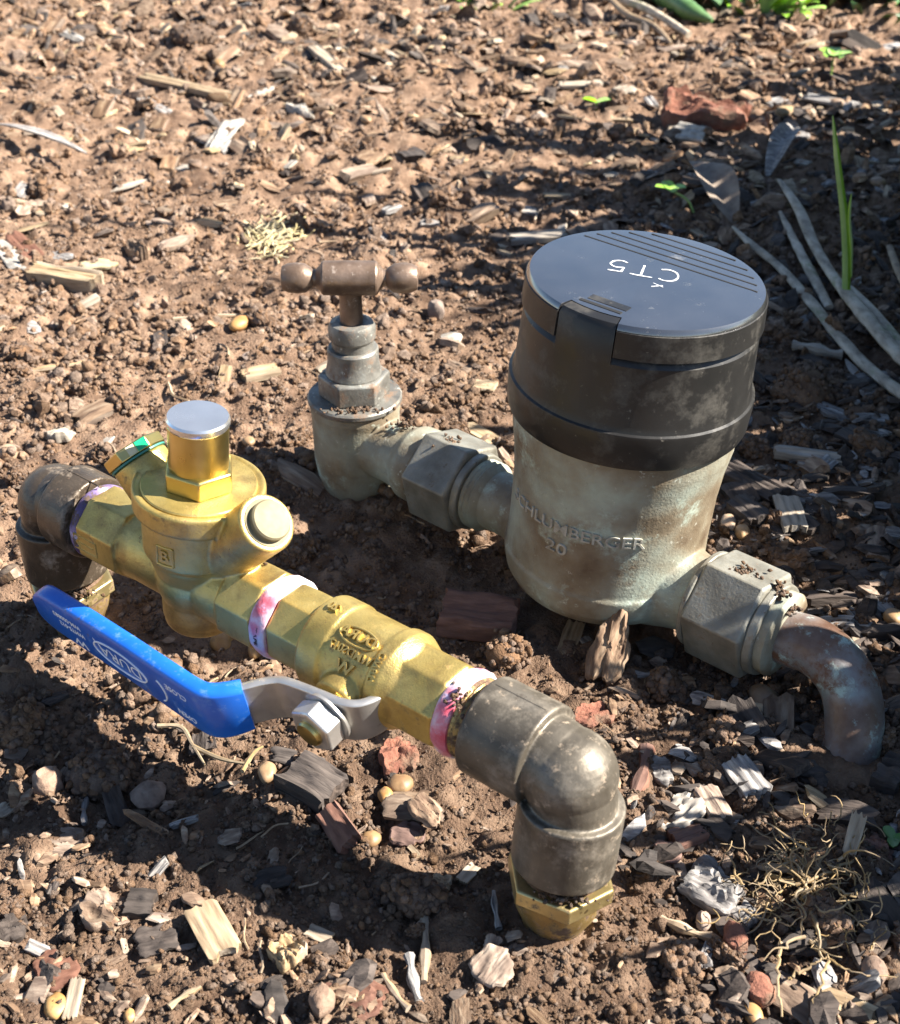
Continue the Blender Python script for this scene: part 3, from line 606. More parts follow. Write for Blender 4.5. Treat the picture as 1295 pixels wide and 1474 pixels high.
h_ = MB().lathe(TAPC, UP, [(5.3, 70), (5.1, 80), (4.9, 90), (5.2, 97)], 32); h_.build('spindle', M['handle'], tap)
HX = Vector((1, 0.02, -0.01)).normalized(); hc = TAPC + UP * 100
hd = MB().lathe(hc, HX, [(2, -29.4), (5.0, -28.9), (6.2, -26.5), (6.6, -22.5), (6.2, -19), (4.6, -16.6), (3.6, -15.6), (3.8, -14.4), (6.0, -12.4), (6.9, -12), (7.4, -11.2), (7.5, 0), (7.4, 11.2), (6.9, 12), (6.0, 12.4), (3.8, 14.4), (3.6, 15.6), (4.6, 16.6), (6.2, 19), (6.6, 22.5), (6.2, 26.5), (5.0, 28.9), (2, 29.4)], 48)
hd.build('tap_handle', M['handle'], tap, sharp=30)

# ------------------------------------------------------------------ brass valve line
EX = Vector((0.7865, -0.617, 0)).normalized(); FX = Vector((-0.617, -0.7865, 0)).normalized()
A0 = Vector((-150, 438.6, 62)); B0 = Vector((36.8, 292, 62))
vl = root('valve_assembly', (32, 288, 0), 'brass pipe line with pressure regulator, blue lever ball valve and dark elbows', 'valve')
def ex(q): return A0 + EX * q
def elbow(corner, hd, vd, label):
    """90 degree elbow with two sockets: hd and vd lead from the corner along its two arms"""
    hd = Vector(hd).normalized(); vd = Vector(vd).normalized(); m = MB()
    pts = []
    r = 10.5
    cc = corner + hd * r + vd * r
    for i in range(13):
        a = math.pi / 2 * i / 12
        pts.append(cc - hd * r * math.sin(a) - vd * r * math.cos(a))
    pts = [corner + hd * 24] + pts + [corner + vd * 24]
    m.tube(pts, 13.3, 48)
    m.ball(corner + (hd + vd) * 2.2, 14.5, 40)
    for d, l in ((hd, 33 if label else 25.5), (vd, 34)):
        m.lathe(corner, d, [(12, 10.6), (15.6, 10.9), (16.0, 11.6), (16.0, l - 0.7), (15.4, l), (12, l)], 64)
    o = m.fuse('pipe_elbow', M['elbow' if label else 'elbowdirt'], vl, 0.4, 1)
    sm = MB()
    nrm = hd.cross(vd).normalized()
    out = -(hd + vd).normalized()
    seam = [cc - hd * (r + 12.6) * math.sin(a) - vd * (r + 12.6) * math.cos(a) for a in [math.pi / 2 * i / 20 for i in range(21)]]
    sm.tube([corner + hd * 13 - vd * 15.9, corner + hd * 31 - vd * 15.9], 0.35, 6)
    sm.build('mould_seam', M['elbow' if label else 'elbowdirt'], o)
    return o
VR = (Vector((32, 288, 0)) - B0).normalized()
VL = (Vector((-148.5, 437.5, 0)) - A0).normalized()
elbow(B0, -EX, VR, True)
elbow(A0, EX, VL, False)
def bushing(c, d, rot):
    d = -Vector(d)                                       # up along the pipe
    m = MB().hexa(c, d, 17.2, 17.6, 23.5, (1, 0, 0), rot, 6, 0.7)
    o = m.build('hex_bushing', M['bushing'], vl, bevel=0.5, sharp=30)
    m = MB().lathe(c, d, [(7, -30), (8.6, -14), (9.2, 0), (10.6, 5), (12.9, 10), (13.9, 14), (14.0, 18.6), (10, 18.8)], 48); m.build('bushing_shank', M['brassdirty'], o)
    m = MB().lathe(c, d, [(10, 23.3)] + [(13.0 if i % 2 else 12.2, 23.6 + i * 0.8) for i in range(8)] + [(10, 31)], 48); m.build('male_thread', M['clod'], o)
bushing(B0 + VR * 62.2, VR, math.radians(35)); bushing(A0 + VL * 62, VL, math.radians(-5))
# regulator
RC = ex(80.5); RA = Vector((0.085, 0.0, 1)).normalized()
m = MB()
m.lathe(RC, RA, [(9, -19.5), (12, -19.4), (12.8, -18.2), (12.9, -16), (13.4, -15.4), (13.6, -7), (13, 0), (10, 3)], 56)
m.ball(RC, 15.6, 40)
m.lathe(RC, RA, [(10, -3), (15.4, 4), (17.6, 10), (18.0, 12), (19.3, 13.2), (19.5, 23), (19.7, 28.4), (21.8, 29.2), (22.3, 30), (22.3, 36.4), (21.8, 37.2), (20.6, 37.2), (20.2, 36.6), (12, 36.4)], 72)
for d, q in ((-EX, 35), (EX, 18)):
    m.lathe(RC, d, [(13.0, 0), (13.0, 32), (11, 33)] if q == 35 else [(13.0, 0), (13.2, 24), (11, 25)], 40)
m.lathe(RC, -EX, [(14.8, 30), (14.9, 49.5), (12, 50)], 8, (0, 0, 1), math.radians(22.5))
m.lathe(RC, EX, [(14.8, 21), (14.9, 37.0), (12, 37.5)], 8, (0, 0, 1), math.radians(22.5))
BP = {1: (RC + EX * 11.5 + UP * 13, (EX * 0.72 + UP * 0.695).normalized(), 4.0), -1: (RC - EX * 4 + UP * 15.5, (-EX * 0.7 + UP * 0.71).normalized(), 0.0)}
for sgn in (1, -1):
    pc, d, ln = BP[sgn]
    m.lathe(pc - d * 3, d, [(10.0, -4), (10.0, 32.4 + ln), (9.4, 33 + ln), (8, 33 + ln)], 48)
reg = m.fuse('pressure_regulator', M['brass'], vl, 0.5, 4)
dk = MB().lathe(RC, RA, [(12, 36.0), (19.3, 36.2), (19.4, 37.0), (19.0, 37.5), (9, 37.6)], 72); dk.build('cover_plate', M['brass'], reg, sharp=30)
dk = MB().hexa(RC, RA, 12.3, 37.3, 45, (1, 0, 0), math.radians(38), 6, 0.9); dk.build('hex_collar', M['brassm'], reg, bevel=0.5, sharp=30)
dk = MB().lathe(RC, RA, [(8, 44), (9.9, 44.4), (10, 60.2), (8, 60.4)], 64); dk.build('spindle_cover', M['brassm'], reg)
dk = MB().lathe(RC, RA, [(8, 60.2), (10.1, 60.3), (10.4, 61), (10.4, 62.6), (9.9, 63.4), (4, 63.6)], 64); dk.build('silver_cap', M['silver'], reg, sharp=30)
pc, d, ln = BP[1]; pc = pc + d * ln
q = MB().lathe(pc, d, [(5, 29), (8.2, 29.6), (8.2, 30.4), (6.9, 30.6), (6.9, 32.6), (6.4, 33.3), (3, 33.4)], 48); q.build('gauge_plug', M['plug'], reg, sharp=30)
pc, d, ln = BP[-1]; bx, by, _ = basis(d, (-FX.x, -FX.y, 0))
q = MB().lathe(pc, d, [(6, 29.4), (10.4, 30), (10.4, 30.6), (6, 30.8)], 48); q.build('plug_washer', M['teal'], reg, sharp=30)
q = MB().hexa(pc, d, 11.0, 30.7, 35.2, (-FX.x, -FX.y, 0), math.radians(30), 6, 0.6); pl = q.build('gauge_plug', M['brassm'], reg, bevel=0.4, sharp=30)
pl['label'] = 'hexagonal brass plug with a green paint mark on its edge'
Fp = FX; side = EX * 0.71 + UP * 0.7
hexn = [math.radians(15 + 30 + 60 * k) for k in range(6)]
q = MB()
nv = FX.copy(); nv = (nv - d * nv.dot(d)).normalized(); tv = d.cross(nv)
if tv.dot(EX) < 0: tv = -tv
nv, tv = nv * 0.5 + tv * 0.866, tv * 0.5 - nv * 0.866
for mt, off, hw in ((M['green'], 3.3, 2.0), (M['cream'], -0.6, 1.5)):
    q = MB().box(pc + d * 33.0 + nv * (11.0 * math.cos(math.radians(30)) + 0.06) + tv * off, (tv, d, nv), (hw, 1.7, 0.14))
    q.build('paint_mark', mt, reg)
# markings cast into the regulator
q = MB()
fa = math.radians(-28)
RCY = lambda R, h0, a0: (lambda x, y, z: RC + RA * (h0 + y) + Vector((math.sin(a0 + x / R), -math.cos(a0 + x / R), 0)) * (R + z))
text(q, 'B', 6.0, 1.0, RCY(19.0, 19.5, fa), 0.1)
pl_ = RCY(19.0, 19.5, fa)
for (x0, y0, x1, y1) in ((-3.2, -3.6, 3.2, -3.6), (3.2, -3.6, 3.2, 3.6), (3.2, 3.6, -3.2, 3.6), (-3.2, 3.6, -3.2, -3.6)):
    q.tube([pl_(x0, y0, 0.5), pl_((x0 + x1) / 2, (y0 + y1) / 2, 0.5), pl_(x1, y1, 0.5)], 0.45, 8)
q.build('cast_mark', M['brass'], reg)
q = MB()
o_ = RC - EX * 44 + FX * 13.6
q.add([], [])
for a_, b_ in (((-7, 2.6), (5, 2.6)), ((5, 2.6), (5, -3.2)), ((5, -3.2), (-7, -3.2)), ((-7, -3.2), (-7, 2.6)), ((-4, 1.5), (-6, -0.3)), ((-6, -0.3), (-4, -2)), ((-6, -0.3), (3, -0.3))):
    q.tube([o_ + EX * a_[0] + UP * a_[1], o_ + EX * b_[0] + UP * b_[1]], 0.42, 6)
q.build('flow_arrow', M['brass'], reg)
# sealing tapes
def wob(sd, am): return lambda a, h: am * (math.sin(3 * a + sd) + 0.6 * math.sin(7 * a + 2 * sd + h) + 0.4 * math.sin(13 * a + h * 2))
for q0, q1, r, mt in ((117.5, 124.6, 14.4, 'tape'), (193.6, 199.6, 14.3, 'tape'), (26.6, 31.5, 14.0, 'tapeviolet')):
    m = MB().lathe(A0, EX, [(11, q0), (r - 0.5, q0 + 0.2), (r, q0 + 1.2), (r + 0.25, (q0 + q1) / 2), (r, q1 - 1.2), (r - 0.6, q1 - 0.2), (11, q1)], 64, wob=wob(q0, 0.014))
    tp = m.build('sealing_tape', M[mt], vl)
    if q0 == 117.5:
        tl = MB(); TC = lambda x, y, z: ex(121.4) + EX * y + (FX * math.cos(x / 14.6 - 0.1) + UP * -math.sin(x / 14.6 - 0.1)) * (14.75 + z)
        text(tl, 'TAPE', 2.0, 0.1, TC, 0.02, 1.6); tl.build('tape_lettering', M['redpaint'], tp)
m = MB().lathe(A0, EX, [(9, 198.6)] + [(13.2 if i % 2 else 12.6, 199 + i * 0.9) for i in range(8)] + [(9, 206)], 48); m.build('male_thread', M['brassdirty'], vl)
m = MB().lathe(A0, EX, [(9, 31), (12.4, 30.6), (12.4, 24), (9, 23)][::-1], 40); m.build('male_thread', M['brassdirty'], vl)
# ball valve
VC = ex(160)
m = MB()
m.lathe(A0, EX, [(11, 124.2), (13.7, 124.6), (14.2, 125.6), (14.2, 141), (12, 142)], 8, (0, 0, 1), math.radians(22.5))
m.lathe(A0, EX, [(11, 139), (15.2, 139.4), (16.2, 140.6), (16.3, 149), (15.6, 150), (15.6, 168), (16.6, 169.2), (16.6, 173), (15, 176), (12, 180)], 64)
m.lathe(A0, EX, [(11, 172), (14.6, 173.6), (14.6, 193), (13.8, 194), (10, 194)], 8, (0, 0, 1), math.radians(22.5))
for a0, hw in ((math.radians(62), 3.2),):                # raised pad along the top for the cast lettering
    pass
GX = (FX - UP * 0.2).normalized(); WX = EX.cross(GX); WX = WX if WX.z > 0 else -WX
m.lathe(VC, GX, [(9.2, 0), (9.2, 15), (8.8, 18.5), (8.2, 19), (6, 19)], 40)
bv = m.fuse('ball_valve', M['brass'], vl, 0.5, 3)
q = MB().hexa(VC, GX, 7.0, 18.5, 21.5, EX, 0.3, 6, 0.3); q.lathe(VC, GX, [(4, 17), (6.2, 18), (6.2, 20.5), (4, 21)], 32); q.build('valve_stem', M['brassm'], bv, sharp=30)
VT = lambda a0, q0: (lambda x, y, z: ex(q0 - x) + (UP * math.cos(a0 - y / 15.6) + FX * math.sin(a0 - y / 15.6)) * (15.45 + z))
q = MB()
text(q, 'DURA', 4.6, 1.3, VT(math.radians(22), 159.5), 0.05, 1.1)
f0 = VT(math.radians(22), 159.5)
q.tube([f0(7.4 * math.cos(a), 3.0 * math.sin(a), 0.5) for a in [2 * math.pi * i / 40 for i in range(41)]], 0.42, 6)
text(q, 'WMDS017', 3.8, 1.2, VT(math.radians(42), 160), 0.04, 1.0)
text(q, 'W', 5.0, 1.2, VT(math.radians(60), 160), 0.08, 1.3)
text(q, '20', 4.2, 1.2, (lambda g: (lambda x, y, z: g(x, y, z + 0.75)))(VT(math.radians(4), 144.8)), 0.06, 1.0)
text(q, 'CW617', 3.0, 1.0, (lambda x, y, z: ex(171) + EX * (-y) * 1 + (UP * math.cos(0.75 + x / 16) + FX * math.sin(0.75 + x / 16)) * (16.2 + z)), 0.03, 1.0)
q.build('cast_lettering', M['brass'], bv)
# lever: flat steel strip with a blue dipped grip
def strip(path, hw, th, n=5):
    """ribbon along (e, g) points: hw gives the half width at each point"""
    P = smooth_path([Vector((e, g, 0)) for e, g in path], n); Lr = len(P); m = MB(); vs = []; fs = []
    hws = np.interp(np.linspace(0, len(path) - 1, Lr), range(len(path)), hw)
    prof = [(-1, -1), (-0.94, -1.0), (0.94, -1.0), (1, -1), (1, 1), (0.94, 1.0), (-0.94, 1.0), (-1, 1)]
    if th > 4: prof = [(-1.0, -0.2), (-0.985, -0.6), (-0.93, -0.9), (-0.85, -1), (0.85, -1), (0.93, -0.9), (0.985, -0.6), (1.0, -0.2), (1.0, 0.2), (0.985, 0.6), (0.93, 0.9), (0.85, 1), (-0.85, 1), (-0.93, 0.9), (-0.985, 0.6), (-1.0, 0.2)]
    else: prof = [(-1.0, -0.45), (-0.955, -1), (0.955, -1), (1.0, -0.45), (1.0, 0.45), (0.955, 1), (-0.955, 1), (-1.0, 0.45)]
    for i, p in enumerate(P):
        t = (P[min(i + 1, Lr - 1)] - P[max(i - 1, 0)]).normalized(); nrm = Vector((-t.y, t.x, 0))
        for a, b in prof:
            c = p + nrm * b * th / 2
            vs.append(VC + EX * c.x + GX * c.y + WX * a * hws[i])
    k = len(prof)
    for i in range(Lr - 1):
        for j in range(k):
            j2 = (j + 1) % k; fs.append((i * k + j, i * k + j2, (i + 1) * k + j2, (i + 1) * k + j))
    fs.append(tuple(range(k))[::-1]); fs.append(tuple((Lr - 1) * k + j for j in range(k)))
    return m.add(vs, fs)
steel = [(14.5, 11), (13.2, 15.5), (10.5, 19.4), (6, 21.6), (0, 22.4), (-9, 23.6), (-15.5, 25), (-19.5, 28), (-23, 32), (-28, 38.5)]
lev = strip(steel, [7.5, 8, 8.5, 9, 9, 9, 9, 9, 9, 9], 3.0).build('lever', M['steel'], vl, bevel=0.3, sharp=35)
grip_path = [(-24.2, 33.8), (-27.5, 38), (-31, 41), (-36, 42.2), (-50, 41.6), (-69, 40.6), (-92, 39.7), (-109, 39.2), (-114.5, 39), (-118, 38.9), (-119.4, 38.8)]
gw = [9.8, 10.6, 11.0, 11.0, 10.6, 10.2, 9.8, 9.3, 8.3, 6.2, 3.2]
grip = strip(grip_path, gw, 6.4).build('blue_grip', M['blue'], lev, sharp=60)
q = MB().lathe(VC + EX * 0.5, GX, [(4, 23.2), (9.3, 23.4), (9.4, 24.4), (7, 24.8)], 40); q.build('washer', M['steel'], lev, sharp=30)
q = MB().hexa(VC + EX * 0.5, GX, 8.7, 24.6, 31.4, EX, 0.5, 6, 0.8); q.build('lever_nut', M['steel'], lev, bevel=0.4, sharp=30)
q = MB().lathe(VC + EX * 0.5, GX, [(3, 30), (4.6, 31), (4.7, 32.2), (4.2, 33), (2, 33.2)], 32); q.build('stem_end', M['brassm'], lev, sharp=30)
def gp(e):                                               # front face of the grip at distance e
    return float(np.interp(-e, [31, 36, 50, 69, 92, 108, 116], [41, 42.2, 41.6, 40.6, 39.7, 39.2, 38.8]))
def LT(e0, w0, rot=0.0):
    c, s2 = math.cos(rot), math.sin(rot)
    def f(x, y, z):
        X1, Y1 = x * c - y * s2, x * s2 + y * c
        e = e0 - X1
        return VC + EX * e + GX * (gp(e) + 3.26 + z) + WX * (w0 - Y1)
    return f
q = MB()
text(q, 'DURA', 7.0, 0.12, LT(-73.5, 0.2), -0.03, 1.15)
for r0, r1 in ((1.0, 1.0),):
    f0 = LT(-73.5, 0.2)
    q.tube([f0(13.6 * math.cos(a), 5.0 * math.sin(a), 0.1) for a in [2 * math.pi * i / 56 for i in range(57)]], 0.34, 6)
text(q, 'R', 1.6, 0.1, LT(-86.0, 3.4), 0.0)
text(q, 'CLOSE', 3.5, 0.12, LT(-44, 4.6), 0.02, 1.0)
text(q, 'OPEN', 3.5, 0.12, LT(-42, -5.6), 0.02, 1.0)
f1 = LT(-52.5, -0.6)
arc = [f1(-2.0 + 4.2 * (1 - math.cos(a)) * 0.9, 5.2 * math.sin(a), 0.1) for a in [math.radians(-75 + 150 * i / 20) for i in range(21)]]
q.tube(arc, 0.3, 6)
text(q, 'WM-000883', 3.0, 0.12, LT(-100.5, 3.9, 0.0), 0.02, 0.95)
text(q, 'WMTS-012', 3.0, 0.12, LT(-99, 0.2, 0.0), 0.02, 0.95)
text(q, 'W', 4.6, 0.12, LT(-96.5, -5.0, 0.0), 0.06, 1.5)
q.build('white_lettering', M['print'], grip)

# ------------------------------------------------------------------ loose pieces on the bed
rnd = random.Random(11)
def flake_mesh(L, W, T, seed, n=9, rings=2, layered=False):
    r = random.Random(seed); vs = []; fs = []
    ra = [r.uniform(0.78, 1.08) for _ in range(n)]; sq = r.uniform(2.2, 4.5)
    def ringpts(f, z, jz, sh=1.0):
        for k in range(n):
            a = 2 * math.pi * k / n; c, s2 = math.cos(a), math.sin(a)
            q = (abs(c) ** sq + abs(s2) ** sq) ** (-1 / sq)
            x, y = c * q * ra[k] * f * L / 2 * sh, s2 * q * ra[k] * f * W / 2 * sh
            zz = z + r.uniform(-jz, jz) * T
            if layered: zz += T * 0.35 * math.floor(y / W * 3 + 0.5) * (1 if seed % 2 else -1) * 0.5
            vs.append((x, y, zz))
    for i in range(rings): ringpts((i + 1) / rings, T * (0.5 - 0.25 * (i + 1) / rings), 0.22)
    ringpts(1.0, -T * 0.45, 0.15, r.uniform(0.82, 1.03))
    c0 = len(vs); vs.append((0, 0, T * 0.5)); vs.append((0, 0, -T * 0.5))
    for k in range(n):
        k2 = (k + 1) % n; fs.append((c0, k, k2)); fs.append((c0 + 1, rings * n + k2, rings * n + k))
        for i in range(rings): fs.append((i * n + k, (i + 1) * n + k, (i + 1) * n + k2, i * n + k2))
    m = MB(); m.add(vs, fs); return m
def flake_hi(L, W, T, seed, layered=False):
    """a weathered flake: broken outline, grain ridges and ledges along its length"""
    n, k = 44, 9; g = np.random.default_rng(seed); o = g.uniform(0, 900)
    a = np.arange(n) * 2 * np.pi / n; sq = g.uniform(2.3, 5.0)
    q = (np.abs(np.cos(a)) ** sq + np.abs(np.sin(a)) ** sq) ** (-1 / sq)
    out = q * (1 + 0.42 * fbm(np.cos(a) * 1.6 + o, np.sin(a) * 1.6, seed, 3) + 0.10 * vn(a * 9 + o, a * 0, seed + 3))
    vs = []; f_ = []
    for side in (1, -1):
        for i in range(1, k + 1):
            f = (i / k) ** 0.8; x = np.cos(a) * out * f * L / 2; y = np.sin(a) * out * f * W / 2
            if side == 1:
                ridge = np.abs(fbm(x / L * 1.5 + o, y / W * 7, seed + 9, 3))
                z = T * (0.42 + 0.55 * fbm(x / L * 2 + o, y / W * 2 + o, seed + 5, 3) - 0.55 * ridge - 0.22 * (f > 0.95))
                if layered: z = z - T * 0.45 * ((y / W + 0.16 * np.sin(x / L * 5 + o) + 0.25 * vn(x / L * 4, x * 0 + o, seed)) > 0.12) - T * 0.35 * ((x / L + 0.3 * vn(y / W * 5, y * 0 + o, seed + 2)) > 0.33)
            else:
                z = -T * 0.5 * np.ones(n) * (1 - 0.3 * f); x = x * 0.96; y = y * 0.96
            vs += list(zip(x, y, z))
        c = len(vs); vs.append((0, 0, T * 0.35 if side == 1 else -T * 0.5)); b = 0 if side == 1 else n * k + 1
        for m_ in range(n):
            m2 = (m_ + 1) % n; f_.append((c, b + m_, b + m2))
            for i in range(k - 1): f_.append((b + i * n + m_, b + (i + 1) * n + m_, b + (i + 1) * n + m2, b + i * n + m2))
    t0, b0_ = (k - 1) * n, n * k + 1 + (k - 1) * n
    for m_ in range(n): m2 = (m_ + 1) % n; f_.append((t0 + m_, b0_ + m_, b0_ + m2, t0 + m2))
    return MB().add(vs, f_)
def split_hi(L, W, T, seed, bend=0.0):
    """split wood with fibres at uneven heights and ragged ends"""
    nx, ny = 16, 15; g = np.random.default_rng(seed); o = g.uniform(0, 900)
    j = np.arange(ny + 1) / ny; st = fbm(j * 6 + o, j * 0, seed, 3); e0 = 0.10 * np.abs(vn(j * 9 + o, j * 0 + 3, seed)) * 2; e1 = 0.10 * np.abs(vn(j * 8 + o, j * 0 + 8, seed)) * 2
    vs = []; fs = []
    for i in range(nx + 1):
        t = i / nx; x = (-0.5 + e0 + (1 - e0 - e1) * t)
        wd = 1 + 0.14 * float(vn(np.array([t * 3.0 + o]), np.array([1.0]), seed)[0])
        z = T * (0.40 + 0.24 * st + 0.22 * vn(j * 5 + o, j * 0 + t * 3, seed + 4)) * (1 - 0.25 * (j < 0.02) - 0.25 * (j > 0.98))
        vs += [(a * L, (b - 0.5) * W * wd, c + bend * (1 - 4 * a * a) * L) for a, b, c in zip(x, j, z)]
    b = len(vs)
    for i in range(nx + 1):
        t = i / nx; x = (-0.5 + e0 + (1 - e0 - e1) * t)
        vs += [(a * L, (q - 0.5) * W * 0.95, -T * 0.5 + bend * (1 - 4 * a * a) * L) for a, q in zip(x, j)]
    k = ny + 1
    for i in range(nx):
        for m_ in range(ny):
            fs.append((i * k + m_, (i + 1) * k + m_, (i + 1) * k + m_ + 1, i * k + m_ + 1)); fs.append((b + i * k + m_, b + i * k + m_ + 1, b + (i + 1) * k + m_ + 1, b + (i + 1) * k + m_))
        for m_ in (0, ny): fs.append((i * k + m_, (i + 1) * k + m_, b + (i + 1) * k + m_, b + i * k + m_))
    for m_ in range(ny):
        for i in (0, nx): fs.append((i * k + m_, i * k + m_ + 1, b + i * k + m_ + 1, b + i * k + m_))
    return MB().add(vs, fs)
def crumbly(L, W, T, seed):
    """a clod: an uneven core covered in crumbs"""
    m = lump_mesh(L * 0.92, W * 0.92, T * 0.9, seed, 0.2, 20, 0.08); g = np.random.default_rng(seed); core = list(m.v)
    for q in g.integers(0, len(core), int(60 + 260 * min(1, L / 30))):
        p = np.array(core[q]) * g.uniform(0.9, 1.04) + g.normal(0, 0.6, 3); r_ = g.uniform(0.7, 2.0)
        v = ICOV * r_ * (1 + g.uniform(-0.34, 0.34, (12, 3))) * g.uniform(0.7, 1.3, 3)
        m.add(v + p, [tuple(int(i) for i in f) for f in ICOF])
    return m
def splinter_mesh(L, W, T, seed, nx=5, ny=4, bend=0.0, taper=0.0):
    """split wood: strips along the grain at uneven heights with ragged ends"""
    r = random.Random(seed); vs = []; fs = []
    hz = [r.uniform(0.25, 0.6) * T for _ in range(ny + 1)]; e0 = [r.uniform(0.0, 0.16) for _ in range(ny + 1)]; e1 = [r.uniform(0.0, 0.16) for _ in range(ny + 1)]
    def pt(i, j, z):
        f = i / nx; x = -0.5 + e0[j] + (1 - e0[j] - e1[j]) * f
        wd = 1 - taper * abs(2 * f - 1) ** 1.5
        return (x * L, (j / ny - 0.5) * W * wd, z + bend * (1 - (2 * x) ** 2) * L)
    for i in range(nx + 1):
        for j in range(ny + 1): vs.append(pt(i, j, hz[j] * (1 + r.uniform(-0.15, 0.15)) * (0.55 if i in (0, nx) else 1)))
    b = len(vs)
    for i in range(nx + 1):
        for j in (0, ny): vs.append(pt(i, j, -T * 0.5 * (0.6 if i in (0, nx) else 1)))
    k = ny + 1
    for i in range(nx):
        for j in range(ny): fs.append((i * k + j, (i + 1) * k + j, (i + 1) * k + j + 1, i * k + j + 1))
        fs.append((i * k, b + i * 2, b + i * 2 + 2, (i + 1) * k)); fs.append((i * k + ny, (i + 1) * k + ny, b + i * 2 + 3, b + i * 2 + 1)); fs.append((b + i * 2, b + i * 2 + 1, b + i * 2 + 3, b + i * 2 + 2))
    fs.append(tuple([b, 0] + list(range(1, ny + 1)) + [b + 1])[::-1]); q = nx * k
    fs.append(tuple([b + nx * 2] + list(range(q, q + k)) + [b + nx * 2 + 1]))
    m = MB(); m.add(vs, fs); return m
def lump_mesh(L, W, T, seed, rough=0.12, seg=10, fine_=0.0):
    r = random.Random(seed); m = MB(); m.ball((0, 0, 0), 1.0, seg)
    ph = [r.uniform(0, 6.28) for _ in range(9)]; out = []
    for x, y, z in m.v:
        k = 1 + rough * (math.sin(2.1 * x + ph[0]) + math.sin(2.7 * y + ph[1]) + math.sin(3.1 * z + ph[2]) + 0.6 * math.sin(5.3 * x + 4 * y + ph[3])) * 0.6
        if fine_: k += fine_ * (math.sin(9 * x + ph[4]) * math.sin(11 * y + ph[5]) + math.sin(13 * z + 7 * x + ph[6])) * 0.5 + r.uniform(-fine_, fine_) * 0.6
        out.append((x * k * L / 2, y * k * W / 2, z * k * T / 2))
    m.v = out; return m
def place(o, p, az, tilt=(0, 0), lift=0.0, sc=None):
    o.location = Vector((p[0], p[1], p[2] + lift)) * S
    o.rotation_mode = 'XYZ'
    Rm = Matrix.Rotation(az, 3, 'Z') @ Matrix.Rotation(tilt[0], 3, 'Y') @ Matrix.Rotation(tilt[1], 3, 'X')
    o.rotation_euler = Rm.to_euler()
    if sc: o.scale = sc
def pxmm(p): return FPX / (p[1] * math.cos(TH) + (H - p[2]) * math.sin(TH))
SEED = [100]
def piece(name, cat, kind, u0, v0, u1, v1, wpx, mat, label, T=0.22, pitch=0.0, roll=0.0, lift=0.0, group=None, bend=0.0):
    """one piece lying between two photo points of the bed"""
    SEED[0] += 1; sd_ = SEED[0]
    a, b = at(u0, v0), at(u1, v1); c = (a + b) / 2; c.z = hgt(c.x, c.y) + 0.8
    d = b - a; L = max(math.hypot(d.x, d.y), 2.0); az = math.atan2(d.y, d.x)
    fore = 0.62 + 0.38 * abs(math.cos(az)) * 0 + 0.2 * abs(math.sin(az))
    W = wpx / pxmm(c) / max(fore, 0.5)
    if kind == 'flake': m = flake_hi(L, W, W * T, sd_)
    elif kind == 'layer': m = flake_hi(L, W, W * T * 0.8, sd_, True)
    elif kind == 'split': m = split_hi(L, W, W * T, sd_, bend)
    elif kind == 'leaf': m = splinter_mesh(L, W, W * T, sd_, 10, 4, bend, 0.85)
    elif kind == 'stick': m = MB().tube([(L * (t - 0.5), W * 0.35 * math.sin(2.5 * t + sd_), W * 0.1 * math.sin(5 * t)) for t in [i / 8 for i in range(9)]], [W * 0.5 * (0.75 + 0.25 * math.sin(i * 1.3 + sd_)) for i in range(9)], 8)
    elif kind == 'pebble': m = lump_mesh(L, W, min(L, W) * 0.8, sd_, 0.13, 18)
    elif kind == 'stone': m = lump_mesh(L, W, W * T, sd_, 0.16, 14, 0.05)
    elif kind == 'clod': m = crumbly(L, W, W * T, sd_)
    o = m.build(name, M[mat], None, (0, 0, 0), sharp=None if kind in ('pebble', 'clod') else 42)
    th = W * T if kind != 'pebble' else W * 0.5
    place(o, c, az, (-pitch, roll), th * 0.12 - 0.6 + lift + abs(math.sin(pitch)) * L * 0.42 + abs(math.sin(roll)) * W * 0.35)
    return tag(o, label, cat, group)
B, W_, ST_, PB = ('bark_chip', 'bark'), ('wood_chip', 'wood chip'), ('stick', 'stick'), ('pebble', 'pebble')
